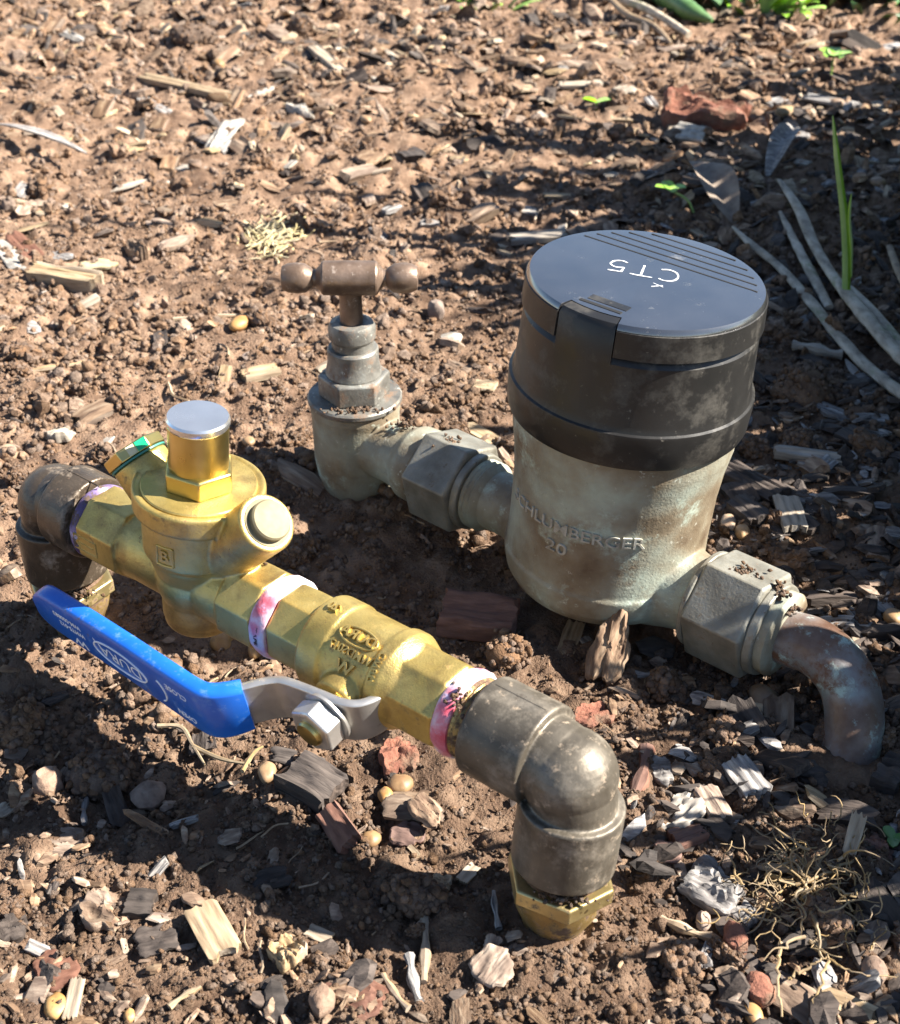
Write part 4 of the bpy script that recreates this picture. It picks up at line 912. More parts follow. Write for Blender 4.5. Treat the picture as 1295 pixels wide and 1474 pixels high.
for nm, kind, u0, v0, u1, v1, w_, mt, lb, kw in [
    # in front, left
    (B, 'layer', 30, 1214, 116, 1213, 42, 'bark', 'flat tan bark flake resting half in shade near the left edge below the lever', dict(T=0.3)),
    (B, 'layer', 122, 1300, 182, 1322, 46, 'bark', 'rounded two-layered bark lump with a ragged pale face in the left foreground', dict(T=0.5)),
    (B, 'split', 182, 1300, 224, 1302, 30, 'darkbark', 'dark stub of bark wedged behind the rounded two-layered bark lump', dict(T=0.4)),
    (B, 'flake', 196, 1362, 256, 1346, 36, 'darkbark', 'flat charcoal-brown flake right below the rounded two-layered bark lump', {}),
    (W_, 'split', 288, 1312, 328, 1384, 40, 'palewood', 'pale yellow rectangular wood chip lying slanted in the left foreground', dict(T=0.25, lift=2)),
    (B, 'flake', 52, 1410, 112, 1388, 52, 'redbark', 'reddish brown bark flake next to the yellow pebble in the bottom left corner', {}),
    (W_, 'split', 101, 1474, 115, 1412, 18, 'palewood', 'narrow straw-coloured wood slat beside the yellow pebble at the bottom left', dict(lift=2)),
    (ST_, 'stick', 246, 1452, 288, 1420, 9, 'palewood', 'thin pale stick lying slanted on lit soil at the bottom left', {}),
    (W_, 'flake', 400, 1360, 430, 1388, 34, 'palewood', 'pale rounded wood stub at the lower edge of the big shadow', dict(T=0.7)),
    (B, 'flake', 366, 1274, 418, 1256, 26, 'darkbark', 'slate-dark oblong flake lying in the shadow below the lever nut', {}),
    (W_, 'flake', -2, 1174, 26, 1152, 20, 'palewood', 'small pale chip at the left picture edge above the tan bark flake', {}),
    (B, 'layer', -10, 1345, 40, 1325, 46, 'darkbark', 'dark grey weathered bark cut off by the left picture edge', dict(T=0.4)),
    (ST_, 'stick', 121, 1186, 128, 1150, 9, 'greybark', 'short grey upright sliver below the dark clod in the left shade', {}),
    (('stone', 'stone'), 'stone', 48, 1142, 92, 1120, 36, 'stone', 'angular brown stone in the shade below the grip of the blue lever', dict(T=0.8)),
    (('stone', 'stone'), 'stone', 192, 1150, 234, 1150, 36, 'stone', 'dull brown stone in the shade to the right of the big dark clod', dict(T=0.7)),
    # in front, middle
    (('brick_bit', 'brick bit'), 'flake', 550, 1096, 598, 1084, 44, 'brick', 'square dull red brick chip below the brass ball valve', dict(T=0.4)),
    (B, 'split', 416, 1112, 486, 1152, 54, 'darkbark', 'chunky dark ribbed bark piece right under the lever nut', dict(T=0.5, bend=0.05)),
    (B, 'flake', 390, 1092, 470, 1102, 22, 'darkbark', 'dark slab of bark lying behind the ribbed piece under the lever nut', {}),
    (B, 'layer', 560, 1160, 640, 1158, 36, 'bark', 'broad layered bark flake behind the reddish chip in the lit front patch', dict(T=0.3)),
    (B, 'flake', 596, 1162, 630, 1198, 32, 'bark', 'brown oval bark flake overlapping the broad layered flake', dict(T=0.3, lift=4)),
    (B, 'split', 470, 1172, 506, 1226, 30, 'redbark', 'red-brown bark wedge standing on its edge in the lit front patch', dict(T=0.5, roll=0.6)),
    (B, 'flake', 565, 1194, 612, 1208, 34, 'redbark', 'smooth reddish bark flake at the front border of the lit patch', {}),
    (W_, 'split', 662, 1270, 686, 1246, 16, 'palewood', 'short pale wood chip near the round tip of the elbow shadow', {}),
    (W_, 'flake', 624, 1270, 648, 1272, 18, 'palewood', 'small cream chip left of the short pale wood chip by the elbow shadow', dict(T=0.5)),
    (B, 'flake', 642, 1128, 692, 1104, 24, 'bark', 'tan bark flake on lit soil left of the elbow socket', {}),
    (W_, 'split', 442, 1338, 476, 1354, 17, 'palewood', 'small yellowish wood chip alone in the middle of the big shadow', {}),
    (ST_, 'stick', 604, 1322, 614, 1412, 15, 'drybrown', 'straight brown stick pointing at the viewer in the elbow shadow', {}),
    (ST_, 'stick', 584, 1378, 610, 1440, 16, 'greybark', 'frayed grey stick beside the straight brown one', {}),
    (ST_, 'stick', 552, 1402, 590, 1452, 11, 'drybrown', 'thin bent brown stick left of the frayed grey stick', {}),
    (ST_, 'stick', 714, 1284, 716, 1338, 9, 'greybark', 'small curved grey twig left of the front brass bushing', {}),
    (B, 'flake', 690, 1416, 728, 1378, 44, 'bark', 'pale brown bark flake tilted up in front of the brass bushing', dict(pitch=0.3)),
    (B, 'flake', 706, 1370, 712, 1352, 18, 'bark', 'narrow brown flake standing behind the tilted pale brown flake', dict(pitch=0.5)),
    (B, 'layer', 466, 1412, 544, 1450, 52, 'redbark', 'large pinkish brown bark flake at the bottom edge left of centre', dict(T=0.3)),
    (('stone', 'stone'), 'stone', 448, 1450, 484, 1446, 32, 'stone', 'round olive-brown stone beside the large pinkish bark flake', dict(T=0.9)),
    # in front, right
    (W_, 'layer', 946, 1190, 1006, 1148, 52, 'whitewood', 'pale ragged layered bark chunk lit by sun right of the front elbow', dict(T=0.45)),
    (B, 'split', 968, 1212, 1010, 1200, 26, 'redbark', 'dark red-brown block tucked under the pale ragged bark chunk', dict(T=0.7)),
    (B, 'flake', 940, 1226, 980, 1230, 28, 'redbark', 'smooth red-brown flake in front of the pale ragged bark chunk', {}),
    (W_, 'layer', 988, 1256, 1062, 1302, 56, 'greybark', 'big grey weathered bark lump below the pale ragged chunk', dict(T=0.5, lift=2)),
    (W_, 'split', 1060, 1308, 1086, 1330, 26, 'greybark', 'smaller grey splinter at the lower end of the big grey bark lump', dict(T=0.6)),
    (W_, 'split', 1052, 1104, 1092, 1156, 36, 'greybark', 'slate-grey split wood between the outlet pipe and the root tangle', dict(T=0.5, lift=2)),
    (W_, 'flake', 936, 1112, 968, 1110, 34, 'greybark', 'small grey wood flake right of the top of the front elbow', {}),
    (ST_, 'stick', 898, 1164, 930, 1078, 22, 'redbark', 'thick reddish brown stick leaning beside the front elbow', {}),
    (B, 'split', 1012, 1136, 1042, 1190, 30, 'bark', 'curled brown bark strip right of the pale ragged chunk', dict(T=0.5)),
    (B, 'flake', 1036, 1186, 1056, 1196, 22, 'bark', 'short tan bark flake at the foot of the curled bark strip', {}),
    (('brick_bit', 'brick bit'), 'stone', 1068, 1436, 1112, 1426, 36, 'brick', 'orange-red brick lump near the bottom edge below the roots', dict(T=0.9)),
    (('brick_bit', 'brick bit'), 'stone', 1034, 1356, 1076, 1356, 34, 'brick', 'red-brown brick lump left of the root tangle', dict(T=0.8)),
    (('stone', 'stone'), 'stone', 1002, 1330, 1022, 1334, 24, 'stone', 'small brown stone behind the red-brown brick lump', dict(T=0.8)),
    (ST_, 'stick', 952, 1318, 1024, 1350, 13, 'drybrown', 'smooth brown twig pointing from the elbow shadow at the red-brown brick lump', {}),
    (W_, 'split', 1212, 1262, 1232, 1196, 17, 'palewood', 'long pale sliver standing up out of the root tangle', dict(pitch=0.5)),
    (B, 'layer', 1240, 1214, 1284, 1238, 42, 'redbark', 'red bark lump at the right edge beyond the pale sliver', dict(T=0.5)),
    (B, 'split', 1262, 1110, 1300, 1126, 46, 'darkbark', 'black block of bark at the right edge right of the outlet pipe', dict(T=0.6)),
    (B, 'flake', 1028, 1412, 1064, 1408, 28, 'bark', 'thin brown flake behind the orange-red brick lump', {}),
    (('stone', 'stone'), 'stone', 1240, 1402, 1272, 1400, 28, 'stone', 'rounded reddish stone in the bottom right corner', dict(T=0.9)),
    # middle
    (W_, 'split', 634, 896, 744, 906, 50, 'redbark', 'thick red-brown wood offcut between the ball valve and the meter', dict(T=0.45, lift=3)),
    (('soil_clod', 'clod'), 'clod', 700, 950, 764, 944, 48, 'clod', 'dark earthy lump in front of the thick red-brown wood offcut', dict(T=0.8)),
    (B, 'flake', 856, 994, 892, 940, 44, 'bark', 'upright triangular brown bark piece in front of the meter', dict(T=0.45, pitch=0.75, lift=3)),
    (('brick_bit', 'brick bit'), 'flake', 828, 1034, 876, 1026, 28, 'brick', 'flat reddish clay chip behind the front elbow', dict(T=0.4)),
    (W_, 'split', 812, 944, 830, 896, 22, 'palewood', 'pale split wood peg sticking out from under the meter', {}),
    (W_, 'split', 838, 918, 862, 944, 14, 'greybark', 'thin grey splinter next to the pale split peg under the meter', {}),
    (ST_, 'stick', 880, 972, 942, 968, 12, 'greybark', 'grey stick lying under the outlet nut', {}),
    (W_, 'split', 1128, 722, 1144, 774, 30, 'whitewood', 'pale grey rectangular wood chip beyond the outlet nut', dict(T=0.3, lift=2)),
    (B, 'split', 1036, 682, 1124, 720, 34, 'darkbark', 'long dark bark slab right of the black cap', dict(T=0.5, lift=2)),
    (B, 'split', 1060, 724, 1098, 754, 36, 'darkbark', 'dark grey bark lump behind the outlet nut', dict(T=0.5)),
    (W_, 'split', 1110, 656, 1212, 664, 17, 'whitewood', 'silvery frayed splinter of wood in the shade right of the meter', dict(T=0.5, lift=2)),
    (W_, 'split', 1150, 668, 1192, 678, 14, 'greybark', 'second frayed grey splinter crossing below the silvery one', dict(T=0.5)),
    (W_, 'stick', 1140, 504, 1210, 516, 13, 'whitewood', 'bone-white forked driftwood twig right of the black cap', dict(lift=3)),
    (('leaf', 'leaf'), 'leaf', 1212, 520, 1244, 554, 12, 'whitewood', 'pale pointed dry leaf below the bone-white twig', dict(T=0.1, lift=2)),
    (W_, 'layer', 1172, 584, 1228, 598, 24, 'greybark', 'grey-tan wood flake below the large round clod in the right shade', dict(T=0.4)),
    (W_, 'split', 1228, 608, 1280, 606, 16, 'greybark', 'narrow grey wood splinter at right below the fallen stalks', dict(T=0.5)),
    (B, 'split', 1210, 622, 1272, 652, 34, 'darkbark', 'flat dark bark piece below the narrow grey splinter', {}),
    (W_, 'flake', 1254, 726, 1296, 732, 10, 'greybark', 'bluish grey chip at the right picture edge level with the outlet nut', {}),
    (W_, 'flake', 1210, 722, 1228, 704, 14, 'palewood', 'small cream chip left of the bluish grey chip', {}),
    (W_, 'split', 1196, 858, 1230, 872, 12, 'palewood', 'short pale stick right of the outlet flange', {}),
    (W_, 'flake', 1246, 850, 1278, 880, 20, 'greybark', 'grey flat chip above the yellow pebble at the right edge', {}),
    # back, left
    (W_, 'layer', 298, 214, 342, 184, 26, 'whitestone', 'large cream flat chip standing out on the sunlit soil at upper left', dict(T=0.3, pitch=0.15, lift=2)),
    (W_, 'flake', 252, 246, 308, 244, 16, 'whitewood', 'long cream flake below the large cream chip', {}),
    (('leaf', 'leaf'), 'leaf', 158, 280, 214, 266, 11, 'whitewood', 'pale curled dry leaf blade on sunlit soil at upper left', dict(T=0.15, lift=2)),
    (W_, 'split', 202, 144, 248, 162, 14, 'greybark', 'silver grey weathered splinter above the pale curled leaf blade', {}),
    (W_, 'split', 206, 110, 338, 146, 17, 'palewood', 'long tan splinter of wood lying in the upper left', dict(T=0.4, lift=2)),
    (W_, 'leaf', 356, 142, 402, 122, 10, 'whitewood', 'narrow cream sliver right of the long tan splinter', {}),
    (('leaf', 'leaf'), 'leaf', -8, 190, 136, 250, 13, 'greybark', 'long dry grey leaf blade arching in from the left edge', dict(T=0.15, bend=0.05, lift=5)),
    (W_, 'split', 44, 388, 146, 412, 26, 'palewood', 'chunky tan split log piece at the left edge above the regulator', dict(T=0.6, lift=2)),
    (W_, 'layer', -6, 358, 34, 384, 22, 'whitestone', 'white weathered chip at the left edge behind the tan split piece', {}),
    (B, 'flake', 16, 346, 62, 378, 26, 'redbark', 'flat red-brown bark flake above the tan split piece', {}),
    (W_, 'layer', 74, 366, 104, 374, 20, 'greybark', 'light grey crumbling chip beside the flat red-brown flake', {}),
    (('leaf', 'leaf'), 'flake', 116, 380, 168, 384, 20, 'fibre', 'pale yellow crumpled leaf scrap right of the tan split piece', dict(T=0.2)),
    (B, 'flake', 184, 352, 212, 372, 20, 'bark', 'small upright bark block right of the yellow leaf scrap', dict(T=0.9)),
    (W_, 'split', 348, 544, 402, 534, 18, 'palewood', 'tan oblong wood chip in front left of the tap', dict(T=0.5)),
    (('stone', 'stone'), 'stone', 350, 516, 384, 508, 18, 'stone', 'grey-brown stone just behind the tan oblong chip', {}),
    (ST_, 'stick', 250, 466, 360, 452, 5, 'palewood', 'thin straight straw lying left of the tap handle', {}),
    (ST_, 'stick', 20, 536, 122, 528, 8, 'palewood', 'pale stick lying on lit soil above the left elbow', {}),
    (W_, 'layer', 66, 632, 104, 624, 22, 'whitewood', 'pale split wood end just behind the left elbow', dict(T=0.6)),
    (W_, 'split', 450, 76, 494, 106, 15, 'palewood', 'golden brown wood wedge in the far left background', dict(T=0.5, lift=2)),
    (W_, 'flake', 556, 78, 590, 100, 9, 'whitewood', 'cream sliver to the right of the golden brown wedge', {}),
    (W_, 'layer', 420, 150, 452, 170, 24, 'whitestone', 'crumbly grey-white lump in the upper left background', dict(T=0.6)),
    (W_, 'split', 92, 50, 122, 62, 14, 'whitestone', 'white knob of wood near the top left corner', dict(T=0.8)),
    # back, centre and right
    (W_, 'split', 732, 346, 818, 340, 20, 'whitewood', 'flat grey-white board scrap lying behind the black cap', dict(T=0.3, lift=3)),
    (W_, 'layer', 730, 294, 776, 304, 22, 'whitestone', 'crumbly white chip above the grey-white board scrap', {}),
    (W_, 'split', 780, 284, 842, 282, 9, 'palewood', 'pale narrow splinter behind the crumbly white chip', {}),
    (W_, 'split', 802, 128, 868, 118, 16, 'whitewood', 'long pale chip in the far centre background', {}),
    (W_, 'flake', 884, 134, 914, 128, 20, 'whitewood', 'bright white square chip right of the long pale chip', {}),
    (W_, 'split', 1066, 158, 1126, 142, 18, 'greybark', 'blue-grey wood slab right of the red brick', {}),
    (W_, 'split', 1156, 144, 1238, 158, 18, 'greybark', 'long blue-grey board scrap in the shade at upper right', dict(lift=2)),
    (W_, 'split', 1252, 152, 1298, 150, 16, 'whitewood', 'pale grey wood piece at the upper right picture edge', {}),
    (W_, 'split', 1258, 70, 1298, 64, 14, 'greybark', 'light grey wood scrap at the right edge near the top', {}),
    (W_, 'flake', 1138, 196, 1164, 198, 18, 'greybark', 'small bluish flake left of the green shoot', {}),
    (W_, 'flake', 1142, 232, 1166, 238, 12, 'whitestone', 'bright white chip beside the upright grey dead leaf', {}),
    (W_, 'split', 1226, 260, 1268, 228, 10, 'greybark', 'slim grey stick right of the green shoot', {}),
    (W_, 'layer', 1262, 312, 1296, 318, 24, 'greybark', 'grey chip at the right edge beyond the fallen stalks', {}),
    (W_, 'split', 1212, 340, 1262, 366, 8, 'whitewood', 'white splinter behind the base of the green shoot', {}),
    (('stone', 'stone'), 'split', 970, 196, 1016, 206, 22, 'whitestone', 'pale flat broken stone leaning in front of the red brick', dict(T=0.5, roll=0.5)),
    (W_, 'flake', 930, 248, 966, 252, 12, 'greybark', 'small grey chip behind the sprouting weed', {}),
    (W_, 'split', 928, 330, 964, 312, 9, 'whitewood', 'white sliver just behind the lid', {}),
    (W_, 'split', 996, 328, 1020, 348, 12, 'palewood', 'cream chip right behind the lid below the brown dead leaf', {}),
    (('stone', 'stone'), 'stone', 634, 490, 664, 486, 20, 'whitestone', 'small grey-white stone between the tap and the black cap', {}),
    (('stone', 'stone'), 'stone', 612, 450, 640, 448, 24, 'stone', 'angular brown stone right of the tap handle', dict(T=0.9)),
    (B, 'flake', 640, 524, 672, 536, 20, 'bark', 'oval brown flake behind the first union nut', {}),
    (W_, 'flake', 680, 556, 718, 560, 18, 'palewood', 'yellowish leaf-thin chip left of the black cap base', {}),
]:
    piece(nm[0], nm[1], kind, u0, v0, u1, v1, w_, mt, lb, **kw)
for u0, v0, u1, v1, w_, lb in [
    (66, 1452, 98, 1450, 32, 'bright yellow pebble beside the straw-coloured slat at the bottom left'),
    (560, 1131, 592, 1130, 24, 'cream-yellow pebble on the lit soil below the ball valve'), (544, 1148, 566, 1146, 18, 'pinkish pebble touching the cream-yellow one below the ball valve'),
    (524, 1204, 544, 1214, 24, 'ochre pebble at the front border of the lit patch'), (1080, 1012, 1116, 1000, 36, 'orange-yellow pebble under the outlet flange'),
    (334, 476, 354, 466, 20, 'tan egg-shaped pebble left of the tap'), (-4, 655, 28, 655, 26, 'orange-yellow pebble at the left edge beside the left elbow'),
    (304, 930, 338, 922, 24, 'orange pebble right under the regulator'), (356, 938, 380, 934, 24, 'dull tan pebble under the pipe right of the orange one'),
    (1036, 754, 1058, 754, 24, 'ochre pebble behind the outlet nut'), (1058, 766, 1080, 768, 22, 'grey-tan pebble touching the ochre one behind the outlet nut'),
    (1272, 894, 1300, 888, 24, 'orange pebble at the right edge beyond the outlet pipe'), (370, 1118, 398, 1114, 26, 'dull brown pebble beside the dark slab under the lever nut'),
    (1070, 1462, 1096, 1462, 28, 'pale oblong pebble at the bottom edge under the brick lump'), (178, 1464, 196, 1460, 16, 'small cream pebble at the bottom edge left of centre'),
    (306, 98, 324, 94, 14, 'yellow pebble in the upper left background'), (520, 176, 532, 172, 18, 'mustard pebble in the background above the tap'),
    (425, 100, 447, 44, 12, 'white pebble in the far background above the tap') if False else (428, 46, 446, 42, 16, 'white pebble in the far background above the tap'),
    (350, 640, 368, 636, 14, 'small orange pebble behind the regulator post'), (992, 786, 1006, 798, 16, 'small brown pebble between the meter and outlet nut'),
    (1250, 270, 1272, 270, 14, 'cream-yellow pebble right of the green shoot'), (240, 1032, 262, 1024, 16, 'tan pebble under the blue grip of the lever'), (356, 984, 378, 978, 18, 'brown pebble in shade below the valve inlet'),
]:
    piece('pebble', 'pebble', 'pebble', u0, v0, u1, v1, w_, 'pebble', lb)
for u0, v0, u1, v1, w_, lb in [
    (100, 1118, 196, 1122, 54, 'large dark soil clod in the shade below the blue lever'), (1106, 560, 1190, 558, 66, 'large round crumbly clod in the shade right of the meter'),
    (1120, 640, 1172, 640, 34, 'orange-brown soil clump lit by sun right of the black cap'), (1060, 644, 1110, 650, 28, 'flat tan soil clump between the cap and the orange-brown clump'),
    (950, 1388, 1000, 1380, 44, 'lit lumpy clod at the bottom right of the front bushing'), (244, 60, 318, 62, 40, 'large dark clod in the upper left background'),
    (1010, 1056, 1064, 1060, 40, 'crumbly brown clod under the outlet pipe bend'), (200, 975, 246, 1000, 60, 'smooth-faced lit clod behind the blue lever'),
    (0, 1045, 70, 1060, 56, 'large shaded clod below the tip of the blue lever'), (1080, 60, 1130, 64, 34, 'dark clod at the top right below the green plants'),
    (930, 986, 980, 1000, 44, 'dark clod under the outlet nut'), (560, 1290, 650, 1300, 50, 'wide dark clod inside the elbow shadow')]:
    piece('soil_clod', 'clod', 'clod', u0, v0, u1, v1, w_, 'clod', lb, T=0.62)
bk = at(1010, 176)
o = flake_hi(64, 34, 24, 5); o = o.build('brick_fragment', M['brick'], None, (0, 0, 0), sharp=30); place(o, bk, -0.12, (0.05, 0.2), 8)
tag(o, 'broken red brick lying on the mulch behind the meter', 'brick')

# repeats: chips one could count, the largest in view built singly, with shared meshes
def template(name, mesh_fn, mat, n):
    out = []
    for k in range(n):
        m = mesh_fn(k); o = m.mesh(name, sharp=30); o.materials.append(M[mat]); out.append(o)
    return out
TP = {'bark': template('bark_chip', lambda k: flake_mesh(20, 11, 3.6, 400 + k, 9, 2), 'bark', 12) + template('bark_chip', lambda k: splinter_mesh(20, 9, 4, 440 + k, 4, 4), 'bark', 6),
      'darkbark': template('bark_chip', lambda k: flake_mesh(20, 11, 4.4, 500 + k, 9, 2, k % 2 == 0), 'darkbark', 10) + template('bark_chip', lambda k: splinter_mesh(22, 9, 5, 540 + k, 4, 4), 'darkbark', 8),
      'palewood': template('wood_chip', lambda k: splinter_mesh(20, 7, 3, 600 + k, 4, 3), 'palewood', 10),
      'whitewood': template('wood_chip', lambda k: splinter_mesh(20, 8, 3, 640 + k, 4, 3), 'whitewood', 8),
      'greybark': template('wood_chip', lambda k: splinter_mesh(22, 8, 4, 680 + k, 5, 4), 'greybark', 10),
      'stick': template('twig', lambda k: MB().tube([(24 * (t / 6 - 0.5), 1.6 * math.sin(t * 0.8 + k), 0.5 * math.sin(t + k)) for t in range(7)], 0.75, 5), 'drybrown', 6),
      'clod': template('soil_clod', lambda k: crumbly(13, 10, 8, 720 + k), 'clod', 8)}
HW = [(62, 459, 44), (-43, 550, 24), (32, 288, 17), (-150, 438, 17), (139, 358, 13), (105, 415, 16), (5, 505, 16)]
def zone(x, y):
    if y > 800: return 'back'
    if x > 96: return 'right'
    if y > 455: return 'left'
    return 'front'
STREWN = []
def strew(name, cat, key, n, want, s0, s1, labels, tilt=0.28):
    k = 0
    while k < n:
        u, v = rnd.uniform(-30, 1325), rnd.uniform(-10, 1480)
        a, b = (u - 647.5) / FPX, (737 - v) / FPX
        t = H / (math.sin(TH) - b * math.cos(TH)); x, y = a * t, t * (math.cos(TH) + b * math.sin(TH))
        z = zone(x, y)
        if z not in want or rnd.random() > want[z] or any((x - q[0]) ** 2 + (y - q[1]) ** 2 < q[2] ** 2 for q in HW): continue
        o = bpy.data.objects.new(name, rnd.choice(TP[key])); COL.objects.link(o)
        sc = rnd.uniform(s0, s1) * (0.72 + y / 1900) * (0.62 if z == 'front' else 1); az = rnd.uniform(0, 6.28)
        place(o, (x, y, hgt(x, y)), az, (rnd.gauss(0, tilt), rnd.gauss(0, tilt)), 0.3 * sc + 0.2, (sc * rnd.uniform(0.8, 1.25), sc * rnd.uniform(0.75, 1.2), sc * rnd.uniform(0.7, 1.3)))
        tag(o, labels[z], cat, labels[z + '_g']); STREWN.append((o, labels['adj'], u, v)); k += 1
def lab(adj, noun, grp):
    d = {'adj': f'{adj} {noun}'}
    for z, w1, w2 in (('back', 'among the mulch of the sunlit background', 'in the background mulch'), ('right', 'in the shaded mulch right of the meter', 'in the right shade'),
                      ('left', 'on the loose soil around the tap', 'on the soil around the tap'), ('front', 'on the soil in front of the brass pipe', 'in the foreground')):
        d[z] = f'{adj} {noun} {w1}'; d[z + '_g'] = f'{grp} {w2}'
    return d
strew('bark_chip', 'bark', 'bark', 175, dict(back=1, right=0.4, left=0.2, front=0.07), 0.4, 1.25, lab('small brown', 'bark chip', 'brown bark chips'))
strew('bark_chip', 'bark', 'darkbark', 95, dict(back=0.3, right=1, left=0.04, front=0.2), 0.4, 1.3, lab('small dark', 'bark chip', 'dark bark chips'))
strew('wood_chip', 'wood chip', 'palewood', 90, dict(back=1, right=0.2, left=0.35, front=0.07), 0.3, 1.0, lab('small tan', 'wood chip', 'tan wood chips'))
strew('wood_chip', 'wood chip', 'whitewood', 46, dict(back=1, right=0.3, left=0.3, front=0.03), 0.28, 0.7, lab('small cream-white', 'wood chip', 'cream-white wood chips'))
strew('wood_chip', 'wood chip', 'greybark', 62, dict(back=0.25, right=1, left=0.04, front=0.1), 0.35, 1.05, lab('small weathered grey', 'wood chip', 'grey wood chips'))
strew('twig', 'twig', 'stick', 60, dict(back=0.7, right=1, left=0.5, front=0.8), 0.4, 1.1, lab('thin brown', 'twig', 'thin twigs'), 0.15)
strew('soil_clod', 'clod', 'clod', 150, dict(back=0.8, right=0.8, left=0.6, front=0.6), 0.4, 1.3, lab('small brown', 'soil clod', 'small soil clods'), 0.6)

# each strewn piece is told apart by the landmark nearest to it
LM = [('the stop tap', 510, 660), ('the tap handle', 510, 400), ('the first union nut', 645, 740), ('the black cap', 735, 560), ('the lid', 930, 330), ('the meter body', 850, 900), ('the outlet nut', 1050, 960), ('the outlet pipe', 1215, 1095),
      ('the front elbow', 850, 1130), ('the front bushing', 800, 1345), ('the lever nut', 455, 1085), ('the lever bend', 330, 1050), ('the blue grip tip', 55, 880), ('the left elbow', 60, 690), ('the silver cap', 291, 590), ('the regulator base', 285, 925), ('the round gauge plug', 420, 745), ('the ball valve', 560, 890),
      ('the red brick', 1010, 176), ('the green shoot', 1215, 430), ('the brown dead leaf', 1022, 296), ('the grey dead leaf', 1123, 240), ('the straw tuft', 385, 345), ('the large cream chip', 320, 200), ('the long tan splinter', 270, 128), ('the tan split log', 95, 400), ('the golden wood wedge', 472, 92), ('the grey-white lump', 436, 160),
      ('the square white chip', 898, 131), ('the tiny lime seedling', 858, 155), ('the fallen branch', 930, 30), ('the top left knob', 107, 56), ('the grey leaf blade', 60, 215), ('the white pebble', 437, 44), ('the grey-white board scrap', 775, 343), ('the crumbly white chip', 752, 298), ('the blue-grey board', 1196, 150), ('the fallen leaf', 990, 25), ('the top right seedling', 1194, 100), ('the long pale chip', 835, 122),
      ('the tan oblong chip', 375, 540), ('the egg-shaped pebble', 344, 470), ('the grey-white stone', 650, 488), ('the left edge pebble', 10, 655), ('the thin straw', 305, 458), ('the round clod', 1148, 560), ('the silvery splinter', 1160, 660), ('the pale rectangular chip', 1136, 750), ('the long dark slab', 1080, 700), ('the fallen stalks', 1250, 510), ('the bone-white twig', 1175, 510), ('the narrow grey splinter', 1255, 607), ('the right edge pebble', 1286, 890),
      ('the red-brown offcut', 690, 905), ('the triangular bark piece', 874, 968), ('the orange-yellow pebble', 1098, 1006), ('the square brick chip', 574, 1090), ('the ribbed bark', 450, 1130), ('the cream-yellow pebble', 576, 1130), ('the red-brown wedge', 488, 1200), ('the yellowish chip', 458, 1347), ('the straight brown stick', 609, 1370), ('the tilted brown flake', 710, 1400), ('the pinkish flake', 505, 1432),
      ('the slanted yellow chip', 308, 1350), ('the two-layered lump', 152, 1312), ('the tan flake', 72, 1214), ('the dark clod', 148, 1120), ('the reddish flake', 82, 1400), ('the bright yellow pebble', 82, 1450), ('the slate-dark flake', 392, 1265), ('the pale wood stub', 415, 1374), ('the ragged pale chunk', 976, 1168), ('the big grey lump', 1025, 1280), ('the root tangle', 1160, 1300), ('the orange-red brick lump', 1090, 1430), ('the red-brown brick lump', 1055, 1356), ('the black bark block', 1282, 1118), ('the pale sliver', 1222, 1230), ('the slate-grey wood', 1072, 1130), ('the lit clod', 975, 1385)]
cells = {}
for o, adj, u, v in STREWN:
    nm_, lu, lv = min(LM, key=lambda q: (q[1] - u) ** 2 + (q[2] - v) ** 2); dx, dy = u - lu, v - lv
    rel = ('right of' if dx > 0 else 'left of') if abs(dx) > abs(dy) else ('in front of' if dy > 0 else 'behind')
    cells.setdefault((adj, rel, nm_), []).append((math.hypot(dx, dy), o))
ORD = ['closest', 'second closest', 'third closest', 'fourth closest', 'fifth closest', 'sixth closest', 'seventh closest', 'eighth closest', 'ninth closest']
for (adj, rel, nm_), L_ in cells.items():
    L_.sort(key=lambda q: q[0])
    for i, (d_, o) in enumerate(L_):
        o['label'] = f'{adj} {rel} {nm_}' if len(L_) == 1 else f'{adj} {rel} {nm_}, {ORD[min(i, 8)]} of {len(L_)}'

# soil lodged on the pipe work
def lodged(c, r, n, label, sq=(1, 1, 0.5), seed=1):
    g = np.random.default_rng(seed); P = g.normal(0, 0.5, (n, 3)) * r * np.array(sq) + np.array(c)
    size = g.uniform(0.35, 1.0, (n, 1)) * g.uniform(0.6, 1.3, (n, 3)); 
    co, tr = scatter(P - np.array(c), size, ICOV, ICOF, 0.34, 1.2)
    o = tri_object('soil_clump', co, tr, M['crumb'], True); o.location = Vector(c) * S
    return tag(o, label, 'soil')
q0 = on_axis(138 + 64)
lodged(q0 + UP * 20.0, 6.0, 46, 'crumbs of brown soil lying on top of the outlet union nut', (1, 0.6, 0.12), 3)
lodged(on_axis(138 + 79) + UP * 18.5, 5.0, 50, 'crumbs of brown soil lodged between the outlet nut and its flange', (0.6, 0.9, 0.35), 4)
lodged(on_axis(138 + 86) + UP * 13.5, 4.2, 40, 'crumbs of brown soil on the start of the bent outlet pipe', (1, 0.8, 0.3), 5)
lodged(on_axis(30) + UP * 17.0, 5.0, 50, 'dark crumbs in the corner between the tap body and the first nut', (1.2, 0.8, 0.3), 6)
lodged(on_axis(58) + UP * 19.6, 6.0, 30, 'crumbs of soil scattered on top of the first union nut', (1.4, 0.8, 0.12), 7)
lodged(TAPC + UP * 44.2 + Vector((0, -16, 0)), 9.0, 60, 'thin dusting of soil crumbs on the flange of the tap', (1.6, 0.3, 0.06), 8)
lodged(ex(104) + UP * 14.6, 4.0, 30, 'dark crumbs on the brass pipe below the round gauge plug', (1.4, 0.8, 0.12), 9)
